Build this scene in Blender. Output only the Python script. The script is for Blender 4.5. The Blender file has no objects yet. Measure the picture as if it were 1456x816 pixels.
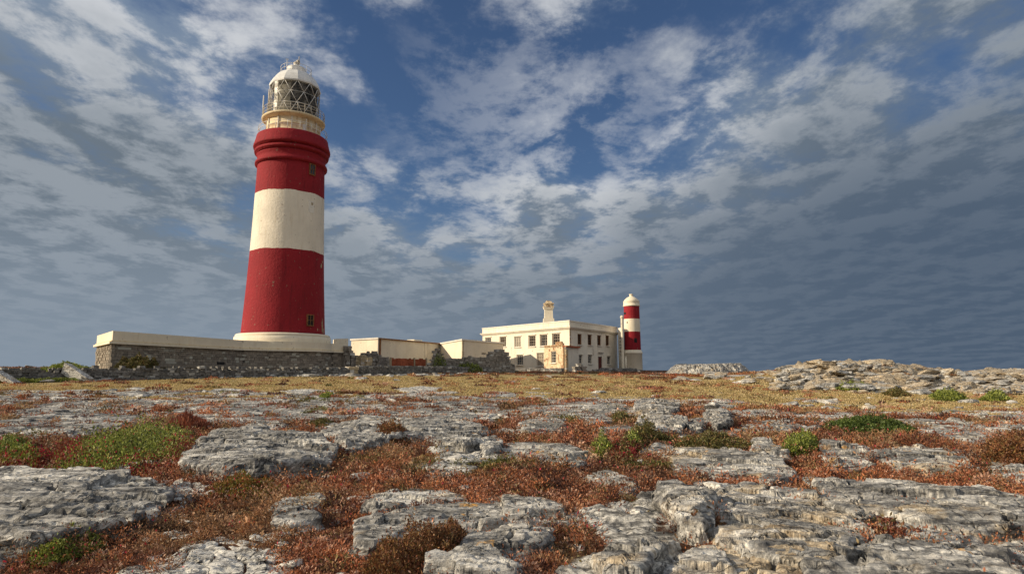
import bpy, math, random
import numpy as np
from mathutils import Vector

random.seed(7)
RNG = np.random.default_rng(7)
SC = bpy.context.scene
COL = SC.collection
R = math.radians

# ------------------------------------------------------------------ camera
EYE = 1.5
PITCH = R(7.7)
FPX = 903.0                     # focal length in pixels of the 1456 px wide photograph
cam_d = bpy.data.cameras.new('camera')
cam = bpy.data.objects.new('camera', cam_d)
COL.objects.link(cam)
cam.location = (0, 0, EYE)
cam.rotation_euler = (R(90) + PITCH, 0, 0)
cam_d.sensor_width = 36
cam_d.lens = FPX / 1456 * 36
cam_d.clip_start = 0.1
cam_d.clip_end = 12000
SC.camera = cam

# ------------------------------------------------------------------ light
SUN_EL = R(23)
SUN_XY = Vector((-0.978, -0.208)).normalized()
SUN_DIR = Vector((SUN_XY.x * math.cos(SUN_EL), SUN_XY.y * math.cos(SUN_EL), math.sin(SUN_EL)))
sun_d = bpy.data.lights.new('sun', 'SUN')
sun_d.energy = 5.0
sun_d.angle = R(0.5)
sun_d.color = (1.0, 0.83, 0.60)
sun = bpy.data.objects.new('sun', sun_d)
COL.objects.link(sun)
sun.rotation_euler = (-SUN_DIR).to_track_quat('-Z', 'Y').to_euler()
sun.location = (-60, -20, 60)

SC.view_settings.view_transform = 'Standard'
SC.view_settings.look = 'None'
SC.view_settings.exposure = 0.12
SC.view_settings.gamma = 1.0
SC.view_settings.use_curve_mapping = False
SC.render.engine = 'CYCLES'
SC.cycles.max_bounces = 5
SC.cycles.diffuse_bounces = 3
SC.cycles.glossy_bounces = 2
SC.cycles.transparent_max_bounces = 6
SC.cycles.use_denoising = True


class NT:
    """small helper for writing node trees"""
    def __init__(self, tree):
        self.t = tree
        tree.nodes.clear()

    def n(self, typ, _props=None, **ins):
        nd = self.t.nodes.new(typ)
        for k, v in (_props or {}).items():
            setattr(nd, k, v)
        for k, v in ins.items():
            key = int(k[1:]) if k[0] == '_' and k[1:].isdigit() else k.replace('_', ' ')
            self.set(nd, key, v)
        return nd

    def set(self, nd, key, v):
        s = nd.inputs[key]
        if isinstance(v, bpy.types.Node):
            v = v.outputs[0]
        if isinstance(v, bpy.types.NodeSocket):
            self.t.links.new(v, s)
        else:
            if s.type == 'RGBA' and len(v) == 3:
                v = (*v, 1)
            s.default_value = v

    def math(self, op, a, b=0.0, c=None, clamp=False):
        nd = self.t.nodes.new('ShaderNodeMath')
        nd.operation = op
        nd.use_clamp = clamp
        self.set(nd, 0, a)
        self.set(nd, 1, b)
        if c is not None:
            self.set(nd, 2, c)
        return nd.outputs[0]

    def ramp(self, fac, a, b, lo=0.0, hi=1.0):
        nd = self.t.nodes.new('ShaderNodeMapRange')
        nd.interpolation_type = 'SMOOTHSTEP'
        self.set(nd, 0, fac)
        self.set(nd, 1, a)
        self.set(nd, 2, b)
        self.set(nd, 3, lo)
        self.set(nd, 4, hi)
        return nd.outputs[0]

    def mix(self, fac, a, b, mode='MIX'):
        nd = self.t.nodes.new('ShaderNodeMix')
        nd.data_type = 'RGBA'
        nd.blend_type = mode
        self.set(nd, 0, fac)
        self.set(nd, 6, a)
        self.set(nd, 7, b)
        return nd.outputs[2]

    def noise(self, vec, scale, detail=6, rough=0.6, dist=0.0):
        nd = self.t.nodes.new('ShaderNodeTexNoise')
        if vec is not None:
            self.set(nd, 'Vector', vec)
        nd.inputs['Scale'].default_value = scale
        nd.inputs['Detail'].default_value = detail
        nd.inputs['Roughness'].default_value = rough
        nd.inputs['Distortion'].default_value = dist
        return nd.outputs[0]

    def mapping(self, vec, loc=(0, 0, 0), rot=(0, 0, 0), scale=(1, 1, 1)):
        nd = self.t.nodes.new('ShaderNodeMapping')
        self.set(nd, 0, vec)
        nd.inputs[1].default_value = loc
        nd.inputs[2].default_value = rot
        nd.inputs[3].default_value = scale
        return nd.outputs[0]


# ------------------------------------------------------------------ sky
world = bpy.data.worlds.new('World')
SC.world = world
world.use_nodes = True
W = NT(world.node_tree)
SKY_STRENGTH = 0.1
tc = W.n('ShaderNodeTexCoord')
direc = tc.outputs['Generated']
sep = W.n('ShaderNodeSeparateXYZ', Vector=direc)
dx, dy, dz = sep.outputs
up = W.math('MAXIMUM', dz, 0.0)
den = W.math('ADD', up, 0.13)
comb = W.n('ShaderNodeCombineXYZ', X=W.math('DIVIDE', dx, den), Y=W.math('DIVIDE', dy, den), Z=0.0)
plane = comb.outputs[0]
sky = W.n('ShaderNodeTexSky', {'sky_type': 'NISHITA', 'sun_disc': False, 'sun_elevation': SUN_EL,
                               'sun_rotation': math.atan2(SUN_XY.x, SUN_XY.y) % (2 * math.pi), 'altitude': 10, 'air_density': 1.0,
                               'dust_density': 0.6, 'ozone_density': 2.5})
SKYMUL = (0.50, 0.58, 0.70)
blue = W.mix(1.0, sky.outputs[0], (*SKYMUL, 1), 'MULTIPLY')
# streets of altocumulus running away from the viewer, with small puffs in between
m1 = W.mapping(plane, loc=(15.2, 3.4, 0), rot=(0, 0, R(4)), scale=(0.70, 0.42, 1))
cov = W.noise(m1, 1.5, 7, 0.52, 0.12)
m2 = W.mapping(plane, loc=(7.3, 4.1, 3.0), rot=(0, 0, R(-14)), scale=(1.0, 0.80, 1))
puff = W.noise(m2, 3.3, 11, 0.64, 0.12)
m3 = W.mapping(plane, loc=(1.3, 9.4, 6.0), rot=(0, 0, R(10)), scale=(0.5, 0.3, 1))
big = W.noise(m3, 1.3, 5, 0.5, 0.1)
low = W.ramp(dz, 0.40, 0.10)                              # more cover towards the horizon
side = W.math('ABSOLUTE', W.math('ADD', dx, -0.02))
sidec = W.ramp(side, 0.10, 0.62)
dens = W.math('ADD', W.math('MULTIPLY', cov, 0.54), W.math('MULTIPLY', puff, 0.46))
dens = W.math('ADD', dens, W.math('MULTIPLY', low, 0.13))
dens = W.math('ADD', dens, W.math('MULTIPLY', sidec, 0.08))
dens = W.math('SUBTRACT', dens, W.ramp(dz, 0.26, 0.50, 0.0, 0.028))
cover = W.ramp(dens, 0.458, 0.610)
# light from the low sun on the left: compare the cloud with itself a little nearer the sun
m2s = W.mapping(plane, loc=(7.3 - 0.10, 4.1 - 0.02, 3.0), rot=(0, 0, R(-14)), scale=(1.0, 0.80, 1))
puff2 = W.noise(m2s, 3.3, 11, 0.64, 0.12)
lit = W.math('ADD', W.math('MULTIPLY', W.math('SUBTRACT', puff, puff2), 3.2), 0.5, clamp=True)
thv = W.math('ADD', W.math('MULTIPLY', big, 0.7), W.math('MULTIPLY', dens, 0.5))
thv = W.math('ADD', thv, W.ramp(dx, 0.10, 0.60, 0.0, 0.07))
thv = W.math('ADD', thv, W.ramp(dz, 0.50, 0.12, -0.02, 0.06))
thick = W.ramp(thv, 0.53, 0.70)
tex = W.ramp(W.math('ADD', W.math('MULTIPLY', puff, 0.62), W.math('MULTIPLY', lit, 0.38)), 0.36, 0.64)
k = 1.0 / SKY_STRENGTH
def C(*c): return tuple(v * k for v in c) + (1,)
pale = W.mix(tex, C(0.19, 0.25, 0.34), C(0.54, 0.56, 0.59))
slate = W.mix(tex, C(0.135, 0.17, 0.21), C(0.27, 0.305, 0.345))
cloud = W.mix(thick, pale, slate)
skyc = W.mix(cover, blue, cloud)
# the rain-grey bank over the sea, lighter to the left where the sun is
hx = W.ramp(dx, -0.62, 0.62)
bank = W.mix(hx, C(0.215, 0.265, 0.325), C(0.072, 0.105, 0.155))
bank = W.mix(W.math('MULTIPLY', tex, 0.12), bank, C(0.26, 0.30, 0.35))
# the brightest cloud stands above the middle of the view
glow = W.n('ShaderNodeVectorMath', {'operation': 'DISTANCE'}, _0=direc, _1=(0.06, 0.92, 0.36)).outputs['Value']
skyc = W.mix(W.math('MULTIPLY', W.math('MULTIPLY', W.ramp(glow, 0.34, 0.02), tex), 0.28), skyc, C(0.72, 0.73, 0.74))
lift_ = W.math('MULTIPLY', W.ramp(dx, -0.05, 0.55), 0.17)
skyc = W.mix(W.ramp(W.math('SUBTRACT', dz, lift_), 0.29, 0.0), skyc, bank)
# bright cloud added to the unseen sky behind the viewer, as fill light
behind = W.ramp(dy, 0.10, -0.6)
rear_fill = W.mix(tex, C(0.48, 0.49, 0.51), C(0.82, 0.79, 0.74))
rear_fill = W.mix(W.ramp(dz, 0.02, 0.45), C(0.14, 0.155, 0.18), rear_fill)
skyc = W.mix(behind, skyc, rear_fill)
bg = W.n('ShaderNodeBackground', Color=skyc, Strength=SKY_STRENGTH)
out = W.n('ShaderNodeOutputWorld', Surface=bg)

# ------------------------------------------------------------------ numpy noise
_perm = np.random.default_rng(11).permutation(256)
_perm = np.concatenate([_perm, _perm, _perm])
_grad = np.random.default_rng(5).normal(size=(256, 3))
_grad /= np.linalg.norm(_grad, axis=1)[:, None]


def perlin(x, y, z=0.0):
    x, y, z = np.broadcast_arrays(np.asarray(x, float), np.asarray(y, float), np.asarray(z, float))
    xi, yi, zi = np.floor(x).astype(int), np.floor(y).astype(int), np.floor(z).astype(int)
    xf, yf, zf = x - xi, y - yi, z - zi
    u, v, w = (t * t * t * (t * (t * 6 - 15) + 10) for t in (xf, yf, zf))
    xi &= 255; yi &= 255; zi &= 255

    def g(a, b, c):
        h = _perm[_perm[_perm[(xi + a) & 255] + ((yi + b) & 255)] + ((zi + c) & 255)]
        gr = _grad[h]
        return gr[..., 0] * (xf - a) + gr[..., 1] * (yf - b) + gr[..., 2] * (zf - c)

    def l(a, b, t): return a + (b - a) * t
    x00, x10 = l(g(0, 0, 0), g(1, 0, 0), u), l(g(0, 1, 0), g(1, 1, 0), u)
    x01, x11 = l(g(0, 0, 1), g(1, 0, 1), u), l(g(0, 1, 1), g(1, 1, 1), u)
    return l(l(x00, x10, v), l(x01, x11, v), w) * 1.6


def fbm(x, y, z=0.0, oct=5, rough=0.5):
    s, a, f, t = 0.0, 1.0, 1.0, 0.0
    for i in range(oct):
        s = s + a * perlin(np.asarray(x) * f + 17.3 * i, np.asarray(y) * f - 9.1 * i, np.asarray(z) * f + 3.7 * i)
        t += a; a *= rough; f *= 2.03
    return s / t


def worley(x, y, seed=0):
    """jittered cells: (distance to the nearest edge, two random numbers of the cell, offset from its point)"""
    xi, yi = np.floor(x).astype(int), np.floor(y).astype(int)
    f1 = np.full(x.shape, 9.0); f2 = np.full(x.shape, 9.0)
    h1 = np.zeros(x.shape); h2 = np.zeros(x.shape); ox = np.zeros(x.shape); oy = np.zeros(x.shape)
    for a in (-1, 0, 1):
        for b in (-1, 0, 1):
            cx, cy = xi + a, yi + b
            k = _perm[_perm[(cx + seed * 7) & 255] + (cy & 255)]
            r1, r2, r3, r4 = (_rnd[k, 0], _rnd[k, 1], _rnd[k, 2], _rnd[k, 3])
            dx_, dy_ = x - (cx + 0.15 + 0.7 * r1), y - (cy + 0.15 + 0.7 * r2)
            d = np.sqrt(dx_ * dx_ + dy_ * dy_)
            n = d < f1
            f2 = np.where(n, f1, np.minimum(f2, d))
            f1 = np.where(n, d, f1)
            h1 = np.where(n, r3, h1); h2 = np.where(n, r4, h2); ox = np.where(n, dx_, ox); oy = np.where(n, dy_, oy)
    return f2 - f1, h1, h2, ox, oy


_rnd = np.random.default_rng(31).random((256, 4))


def sstep(a, b, x):
    t = np.clip((np.asarray(x, float) - a) / (b - a), 0, 1)
    return t * t * (3 - 2 * t)


# ------------------------------------------------------------------ pixel -> place
def ray(px, row):
    """direction through a photo pixel, scaled so that y (depth) is 1"""
    u, v = px - 728.0, 408.0 - row
    fwd = FPX * math.cos(PITCH) - v * math.sin(PITCH)
    upz = FPX * math.sin(PITCH) + v * math.cos(PITCH)
    return u / fwd, upz / fwd


def at(px, row, D):
    a, b = ray(px, row)
    return Vector((a * D, D, EYE + b * D))


# ------------------------------------------------------------------ lie of the land
_su = [-2, -0.85, -0.25, 0.10, 0.30, 0.45, 0.62, 0.9, 2]
_ss = [0.03, 0.030, 0.0235, 0.0203, 0.0185, 0.008, 0.002, 0.0, 0.0]
_ru = [0.30, 0.40, 0.45, 0.50, 0.585, 0.64, 0.70, 0.76, 0.80, 0.9, 1.3]
_rz = [0.0, 0.9, 1.75, 2.15, 2.1, 1.75, 1.35, 1.6, 1.7, 1.7, 1.2]


def land(x, y):
    """smooth terrain height"""
    x = np.asarray(x, float); y = np.asarray(y, float)
    D = np.maximum(y, 0.5)
    u = np.clip(x / D, -2, 2)
    s = np.interp(u, _su, _ss)
    d = np.minimum(D, 125)
    rise = 3.0 * np.logaddexp(0, (d - 18) / 3.0)
    z = s * rise
    z = z + np.interp(u, _ru, _rz) * sstep(43, 58, D) * (1 - sstep(75, 120, D))
    far = sstep(125, 320, np.hypot(x, y))
    return z * (1 - far) - 7.0 * far


def ground(x, y):
    z = land(x, y)
    near = 1 - sstep(35, 80, np.hypot(x, y))
    return z + near * (0.075 * fbm(np.asarray(x) * 0.55, np.asarray(y) * 0.55, 2.2, 4) + 0.02) - 0.02


_DG = np.concatenate([np.linspace(2.5, 20, 2500), np.linspace(20, 130, 4000)])


def hit(px, row, off=0.0):
    """where the ray through a photo pixel meets the land (plus off)"""
    a, b = ray(px, row)
    zz = EYE + b * _DG
    k = np.nonzero(zz <= land(a * _DG, _DG) + off)[0]
    D = _DG[k[0]] if len(k) else 110.0
    return a * D, D


# ------------------------------------------------------------------ meshes and objects
class MB:
    def __init__(self):
        self.v, self.f, self.m, self.sm = [], [], [], []

    def quad(self, a, b, c, d, m=0):
        i = len(self.v)
        self.v += [tuple(a), tuple(b), tuple(c), tuple(d)]
        self.f.append((i, i + 1, i + 2, i + 3)); self.m.append(m); self.sm.append(False)

    def raw(self, vs, fs, m=0, smooth=False):
        i = len(self.v)
        self.v += [tuple(p) for p in vs]
        for f in fs:
            self.f.append(tuple(i + k for k in f)); self.m.append(m); self.sm.append(smooth)

    def hexa(self, p, m=0):
        """eight corners: bottom 0-3 counter-clockwise, top 4-7"""
        self.raw(p, [(3, 2, 1, 0), (4, 5, 6, 7), (0, 1, 5, 4), (1, 2, 6, 5), (2, 3, 7, 6), (3, 0, 4, 7)], m)

    def box(self, c, ax, ay, az, m=0, jit=0.0):
        """centre and three half-axis vectors"""
        c, ax, ay, az = Vector(c), Vector(ax), Vector(ay), Vector(az)
        p = []
        for sz in (-1, 1):
            for sx, sy in ((-1, -1), (1, -1), (1, 1), (-1, 1)):
                q = c + ax * sx + ay * sy + az * sz
                if jit:
                    q += ax * random.uniform(-jit, jit) + ay * random.uniform(-jit, jit) + az * random.uniform(-jit, jit)
                p.append(q)
        self.hexa(p, m)

    def prism(self, poly, z0, z1, m=0, top=None):
        """poly counter-clockwise [(x, y)]"""
        n = len(poly)
        vs = [(x, y, z0) for x, y in poly] + [(x, y, z1) for x, y in poly]
        fs = [tuple(range(n))[::-1], tuple(range(n, 2 * n))] + [(i, (i + 1) % n, n + (i + 1) % n, n + i) for i in range(n)]
        self.raw(vs, fs, m)

    def tube(self, p, q, r, n=6, m=0):
        p, q = Vector(p), Vector(q)
        d = (q - p).normalized()
        a = d.orthogonal().normalized(); b = d.cross(a)
        vs = []
        for c in (p, q):
            for k in range(n):
                t = 2 * math.pi * k / n
                vs.append(c + a * math.cos(t) * r + b * math.sin(t) * r)
        fs = [(k, (k + 1) % n, n + (k + 1) % n, n + k) for k in range(n)] + [tuple(range(n))[::-1], tuple(range(n, 2 * n))]
        self.raw(vs, fs, m, True)

    def ring(self, c, rad, r, seg=64, n=5, m=0, a0=0, a1=2 * math.pi):
        c = Vector(c); vs = []; full = abs(a1 - a0 - 2 * math.pi) < 1e-6
        for i in range(seg + (0 if full else 1)):
            t = a0 + (a1 - a0) * i / seg
            e = Vector((math.cos(t), math.sin(t), 0))
            for k in range(n):
                s = 2 * math.pi * k / n
                vs.append(c + e * (rad + r * math.cos(s)) + Vector((0, 0, r * math.sin(s))))
        fs = []
        L = seg if full else seg
        for i in range(L):
            j = (i + 1) % seg if full else i + 1
            for k in range(n):
                fs.append((i * n + k, j * n + k, j * n + (k + 1) % n, i * n + (k + 1) % n))
        self.raw(vs, fs, m, True)

    def lathe(self, c, prof, seg=96, smooth=True, mats=None, cap=(True, True), rot=0.0):
        c = Vector(c); vs = []; n = len(prof)
        for r, z in prof:
            for k in range(seg):
                t = rot + 2 * math.pi * k / seg
                vs.append((c.x + r * math.cos(t), c.y + r * math.sin(t), c.z + z))
        i0 = len(self.v); self.v += vs
        for i in range(n - 1):
            for k in range(seg):
                k2 = (k + 1) % seg
                self.f.append((i0 + i * seg + k, i0 + i * seg + k2, i0 + (i + 1) * seg + k2, i0 + (i + 1) * seg + k))
                self.m.append(mats[i] if mats else 0); self.sm.append(smooth)
        if cap[0]:
            self.f.append(tuple(i0 + k for k in range(seg))[::-1]); self.m.append(mats[0] if mats else 0); self.sm.append(False)
        if cap[1]:
            self.f.append(tuple(i0 + (n - 1) * seg + k for k in range(seg))); self.m.append(mats[-1] if mats else 0); self.sm.append(False)

    def build(self, name, mats, parent=None):
        me = bpy.data.meshes.new(name)
        me.from_pydata(self.v, [], self.f)
        for m in (mats if isinstance(mats, (list, tuple)) else [mats]):
            me.materials.append(m)
        me.polygons.foreach_set('material_index', self.m)
        me.polygons.foreach_set('use_smooth', self.sm)
        me.update()
        return link(name, me, parent)


def link(name, me, parent=None):
    """meshes are written in world metres; a part of an Empty is shifted back by the Empty's place"""
    o = bpy.data.objects.new(name, me)
    COL.objects.link(o)
    if parent is not None:
        o.parent = parent
        if parent.type == 'EMPTY':
            o.location = -parent.location
    return o


def settle(o):
    """put the origin of a mesh thing at the middle of its base"""
    me = o.data
    co = np.empty(len(me.vertices) * 3, np.float32)
    me.vertices.foreach_get('co', co)
    co = co.reshape(-1, 3)
    c = (co.min(0) + co.max(0)) / 2
    c[2] = co[:, 2].min()
    me.vertices.foreach_set('co', (co - c).ravel())
    me.update()
    o.location = Vector(o.location) + Vector(c.tolist())
    return o


def np_mesh(name, V, F, mat, smooth=True, colors=None, parent=None):
    """V (n,3), F (m,4) or (m,3)"""
    me = bpy.data.meshes.new(name)
    k = F.shape[1]
    me.vertices.add(len(V)); me.vertices.foreach_set('co', np.ascontiguousarray(V, np.float32).ravel())
    me.loops.add(F.size); me.loops.foreach_set('vertex_index', np.ascontiguousarray(F, np.int32).ravel())
    me.polygons.add(len(F))
    me.polygons.foreach_set('loop_start', np.arange(0, F.size, k, dtype=np.int32))
    me.polygons.foreach_set('loop_total', np.full(len(F), k, np.int32))
    me.polygons.foreach_set('use_smooth', np.full(len(F), smooth))
    if colors is not None:
        at_ = me.attributes.new('col', 'FLOAT_COLOR', 'POINT')
        c4 = np.ones((len(V), 4), np.float32); c4[:, :3] = colors
        at_.data.foreach_set('color', c4.ravel())
    me.update(calc_edges=True)
    me.validate()
    if mat is not None:
        me.materials.append(mat)
    return link(name, me, parent)


def tag(o, label=None, cat=None, group=None, kind=None):
    if label:
        o['label'] = label
        o['kind'] = kind or 'thing'
    if cat: o['category'] = cat
    if group: o['group'] = group
    if kind: o['kind'] = kind
    return o


def empty(name, loc, label, cat, group=None):
    o = bpy.data.objects.new(name, None)
    COL.objects.link(o)
    o.location = loc
    o.empty_display_size = 0.5
    return tag(o, label, cat, group)


# ------------------------------------------------------------------ materials
def new_mat(name):
    m = bpy.data.materials.new(name)
    m.use_nodes = True
    return m, NT(m.node_tree)


def finish(N, color, rough=0.85, bump=None, bump_s=0.3, bump_d=0.05, spec=0.2, metallic=0.0):
    kw = dict(Base_Color=color, Roughness=rough, Metallic=metallic)
    p = N.n('ShaderNodeBsdfPrincipled', **kw)
    p.inputs['Specular IOR Level'].default_value = spec
    if bump is not None:
        b = N.n('ShaderNodeBump', Height=bump, Strength=bump_s, Distance=bump_d)
        N.t.links.new(b.outputs[0], p.inputs['Normal'])
    N.n('ShaderNodeOutputMaterial', Surface=p)
    return p


def rock_nodes(N, pos, oc, pale=0.0, ochre_base=0.0):
    """colour and relief of weathered, bedded limestone"""
    st = N.mapping(pos, rot=(0, R(5), R(-24)), scale=(0.8, 3.2, 5.0))
    streak = N.noise(st, 1.7, 11, 0.70, 0.35)
    st2 = N.mapping(pos, loc=(5, 3, 1), rot=(0, R(-4), R(-30)), scale=(1.8, 7.0, 10.0))
    thin = N.noise(st2, 1.6, 8, 0.66, 0.5)
    patch = N.noise(pos, 0.9, 7, 0.62, 0.4)
    fine = N.noise(pos, 14.0, 9, 0.72, 0.2)
    grit = N.noise(pos, 60.0, 5, 0.7)
    bigp = N.noise(N.mapping(pos, loc=(2, 6, 1), rot=(0, 0, R(-25)), scale=(0.7, 1.3, 1.5)), 1.0, 8, 0.62, 0.5)
    mixv = N.math('ADD', N.math('ADD', N.math('MULTIPLY', streak, 0.30), N.math('MULTIPLY', bigp, 0.28)), N.math('ADD', N.math('MULTIPLY', thin, 0.18), N.math('MULTIPLY', fine, 0.24)))
    a = N.ramp(mixv, 0.42, 0.565)
    base = N.mix(a, (0.070, 0.070, 0.070, 1), (0.56, 0.545, 0.505, 1))
    base = N.mix(N.math('MULTIPLY', N.ramp(patch, 0.44, 0.62, 0, 0.85), N.ramp(bigp, 0.40, 0.60)), base, (0.085, 0.088, 0.094, 1))
    wv = N.math('ADD', N.math('MULTIPLY', thin, 0.34), N.math('ADD', N.math('MULTIPLY', streak, 0.33), N.math('MULTIPLY', bigp, 0.33)))
    white = N.math('MULTIPLY', N.ramp(wv, 0.515 - pale, 0.575 - pale), N.ramp(fine, 0.40, 0.56))
    base = N.mix(white, base, (0.80, 0.78, 0.72, 1))
    on = N.noise(N.mapping(pos, loc=(4, 8, 2), scale=(1, 1.6, 1.6)), 1.0, 8, 0.66, 0.5)
    thr = N.math('SUBTRACT', 0.655 - ochre_base, N.math('MULTIPLY', oc, 0.29))
    of = N.ramp(N.math('SUBTRACT', on, thr), -0.04, 0.10)
    ocol = N.mix(N.ramp(N.math('ADD', N.math('MULTIPLY', fine, 0.5), N.math('MULTIPLY', thin, 0.5)), 0.38, 0.62), (0.24, 0.175, 0.105, 1), (0.68, 0.57, 0.40, 1))
    base = N.mix(N.math('MULTIPLY', of, 0.85), base, ocol)
    blk = N.noise(N.mapping(pos, loc=(9, 1, 5), scale=(0.8, 1.6, 2)), 4.5, 9, 0.74, 0.3)
    base = N.mix(N.ramp(blk, 0.55, 0.66, 0, 0.85), base, (0.030, 0.031, 0.034, 1))
    wob = N.n('ShaderNodeTexNoise', Vector=pos, Scale=2.2, Detail=5.0).outputs[1]
    li = N.n('ShaderNodeTexVoronoi', {'feature': 'F1'}, Vector=N.n('ShaderNodeVectorMath', {'operation': 'ADD'}, _0=pos, _1=N.n('ShaderNodeVectorMath', {'operation': 'SCALE'}, _0=N.n('ShaderNodeTexNoise', Vector=pos, Scale=9.0, Detail=4.0).outputs[1], Scale=0.25).outputs[0]).outputs[0], Scale=3.2)
    lsep = N.n('ShaderNodeSeparateColor', Color=li.outputs['Color'])
    rad = N.math('MULTIPLY', lsep.outputs[0], 0.34)
    spot = N.math('MULTIPLY', N.ramp(N.math('SUBTRACT', li.outputs['Distance'], rad), 0.05, -0.03), N.ramp(lsep.outputs[1], 0.45, 0.55))
    lcol = N.mix(N.ramp(lsep.outputs[2], 0.70, 0.78), (0.60, 0.59, 0.54, 1), (0.55, 0.30, 0.07, 1))
    base = N.mix(N.math('MULTIPLY', spot, N.ramp(fine, 0.36, 0.60, 0.2, 0.85)), base, lcol)
    cv = N.n('ShaderNodeVectorMath', {'operation': 'ADD'}, _0=pos, _1=wob).outputs[0]
    cr = N.n('ShaderNodeTexVoronoi', {'feature': 'DISTANCE_TO_EDGE'}, Vector=N.mapping(cv, rot=(0, 0, R(15)), scale=(0.7, 2.4, 2.0)), Scale=1.1)
    crack = N.ramp(cr.outputs[0], 0.0, 0.03)
    base = N.mix(N.math('MULTIPLY', N.math('SUBTRACT', 1.0, crack), N.ramp(patch, 0.35, 0.6, 0.1, 0.8)), base, (0.03, 0.028, 0.026, 1))
    h = N.math('ADD', N.math('MULTIPLY', fine, 0.55), N.math('MULTIPLY', streak, 1.0))
    h = N.math('ADD', h, N.math('ADD', N.math('MULTIPLY', grit, 0.2), N.math('MULTIPLY', thin, 0.8)))
    h = N.math('ADD', h, N.math('MULTIPLY', crack, 0.4))
    return base, h


def mat_rock(name, ochre_base=0.0, pale=0.0):
    m, N = new_mat(name)
    pos = N.n('ShaderNodeNewGeometry').outputs['Position']
    oc = N.n('ShaderNodeAttribute', {'attribute_type': 'OBJECT', 'attribute_name': 'ochre'}).outputs['Fac']
    base, h = rock_nodes(N, pos, oc, pale, ochre_base)
    finish(N, base, 0.88, h, 0.8, 0.05, 0.2)
    return m


def mat_plain(name, col, rough=0.8, var=0.25, scale=6.0, bump=0.3, dist=0.02, metallic=0.0, spec=0.2):
    m, N = new_mat(name)
    pos = N.n('ShaderNodeNewGeometry').outputs['Position']
    a = N.noise(pos, scale, 8, 0.65, 0.3)
    b = N.noise(pos, scale * 0.17, 5, 0.6)
    f = N.ramp(N.math('ADD', N.math('MULTIPLY', a, 0.6), N.math('MULTIPLY', b, 0.4)), 0.36, 0.64)
    dark = tuple(c * (1 - var) for c in col) + (1,)
    lite = tuple(min(0.85, c * (1 + var * 0.5)) for c in col) + (1,)
    finish(N, N.mix(f, dark, lite), rough, N.noise(pos, scale * 3, 6, 0.6), bump, dist, spec, metallic)
    return m


def mat_render(name, col, stain=(0.42, 0.30, 0.17), amount=0.4, chip=None, bump=0.5, bscale=3.0, bdist=0.12):
    """painted masonry: lumpy render, rain streaks, stains, chips"""
    m, N = new_mat(name)
    pos = N.n('ShaderNodeNewGeometry').outputs['Position']
    lump = N.noise(pos, bscale, 7, 0.62, 0.2)
    big = N.noise(pos, 0.35, 5, 0.6, 0.3)
    drip = N.noise(N.mapping(pos, scale=(1.8, 1.8, 0.16)), 1.6, 7, 0.65, 0.2)
    c = N.mix(N.ramp(big, 0.3, 0.7), tuple(v * 0.86 for v in col) + (1,), col + (1,))
    c = N.mix(N.math('MULTIPLY', N.ramp(drip, 0.50, 0.74), amount), c, stain + (1,))
    spots = N.noise(N.mapping(pos, loc=(3, 7, 1)), 2.6, 4, 0.55)
    c = N.mix(N.ramp(spots, 0.665, 0.70, 0, 0.75), c, (0.22, 0.17, 0.12, 1))
    ce = N.n('ShaderNodeTexVoronoi', {'feature': 'F1'}, Vector=N.mapping(pos, scale=(0.42, 0.42, 0.30)), Scale=1.0).outputs['Color']
    tone = N.n('ShaderNodeSeparateColor', Color=ce).outputs[0]
    c = N.mix(N.ramp(tone, 0.2, 0.9, 0.0, 0.16), c, tuple(v * 0.72 for v in col) + (1,))
    if chip:
        ch = N.noise(N.mapping(pos, loc=(13, 2, 8), scale=(1, 1, 0.6)), 0.9, 9, 0.7, 0.4)
        c = N.mix(N.ramp(ch, chip, chip + 0.03), c, (0.48, 0.37, 0.24, 1))
    finish(N, c, 0.8, lump, bump, bdist, 0.25)
    return m


def mat_stone(name, a, b, cscale=1.0):
    m, N = new_mat(name)
    geo = N.n('ShaderNodeNewGeometry')
    pos = geo.outputs['Position']
    rnd = geo.outputs['Random Per Island']
    f = N.noise(pos, 5.0 * cscale, 8, 0.7, 0.2)
    c = N.mix(N.ramp(f, 0.3, 0.7), a + (1,), b + (1,))
    c = N.mix(N.ramp(rnd, 0.0, 1.0, 0.0, 0.55), c, tuple(v * 0.45 for v in a) + (1,))
    c = N.mix(N.ramp(rnd, 0.86, 0.97, 0.0, 0.6), c, tuple(min(0.7, v * 2.0) for v in b) + (1,))
    finish(N, c, 0.95, N.noise(pos, 9.0, 8, 0.7), 0.8, 0.06, 0.1)
    return m


def mat_leaf(name, trans=0.25):
    m, N = new_mat(name)
    c = N.n('ShaderNodeAttribute', {'attribute_name': 'col'}).outputs['Color']
    d = N.n('ShaderNodeBsdfDiffuse', Color=c)
    t = N.n('ShaderNodeBsdfTranslucent', Color=c)
    g = N.n('ShaderNodeBsdfGlossy', Color=(0.8, 0.8, 0.8, 1), Roughness=0.5)
    s = N.n('ShaderNodeMixShader', Fac=trans, _1=d, _2=t)
    s = N.n('ShaderNodeMixShader', Fac=0.03, _1=s, _2=g)
    N.n('ShaderNodeOutputMaterial', Surface=s)
    return m


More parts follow.
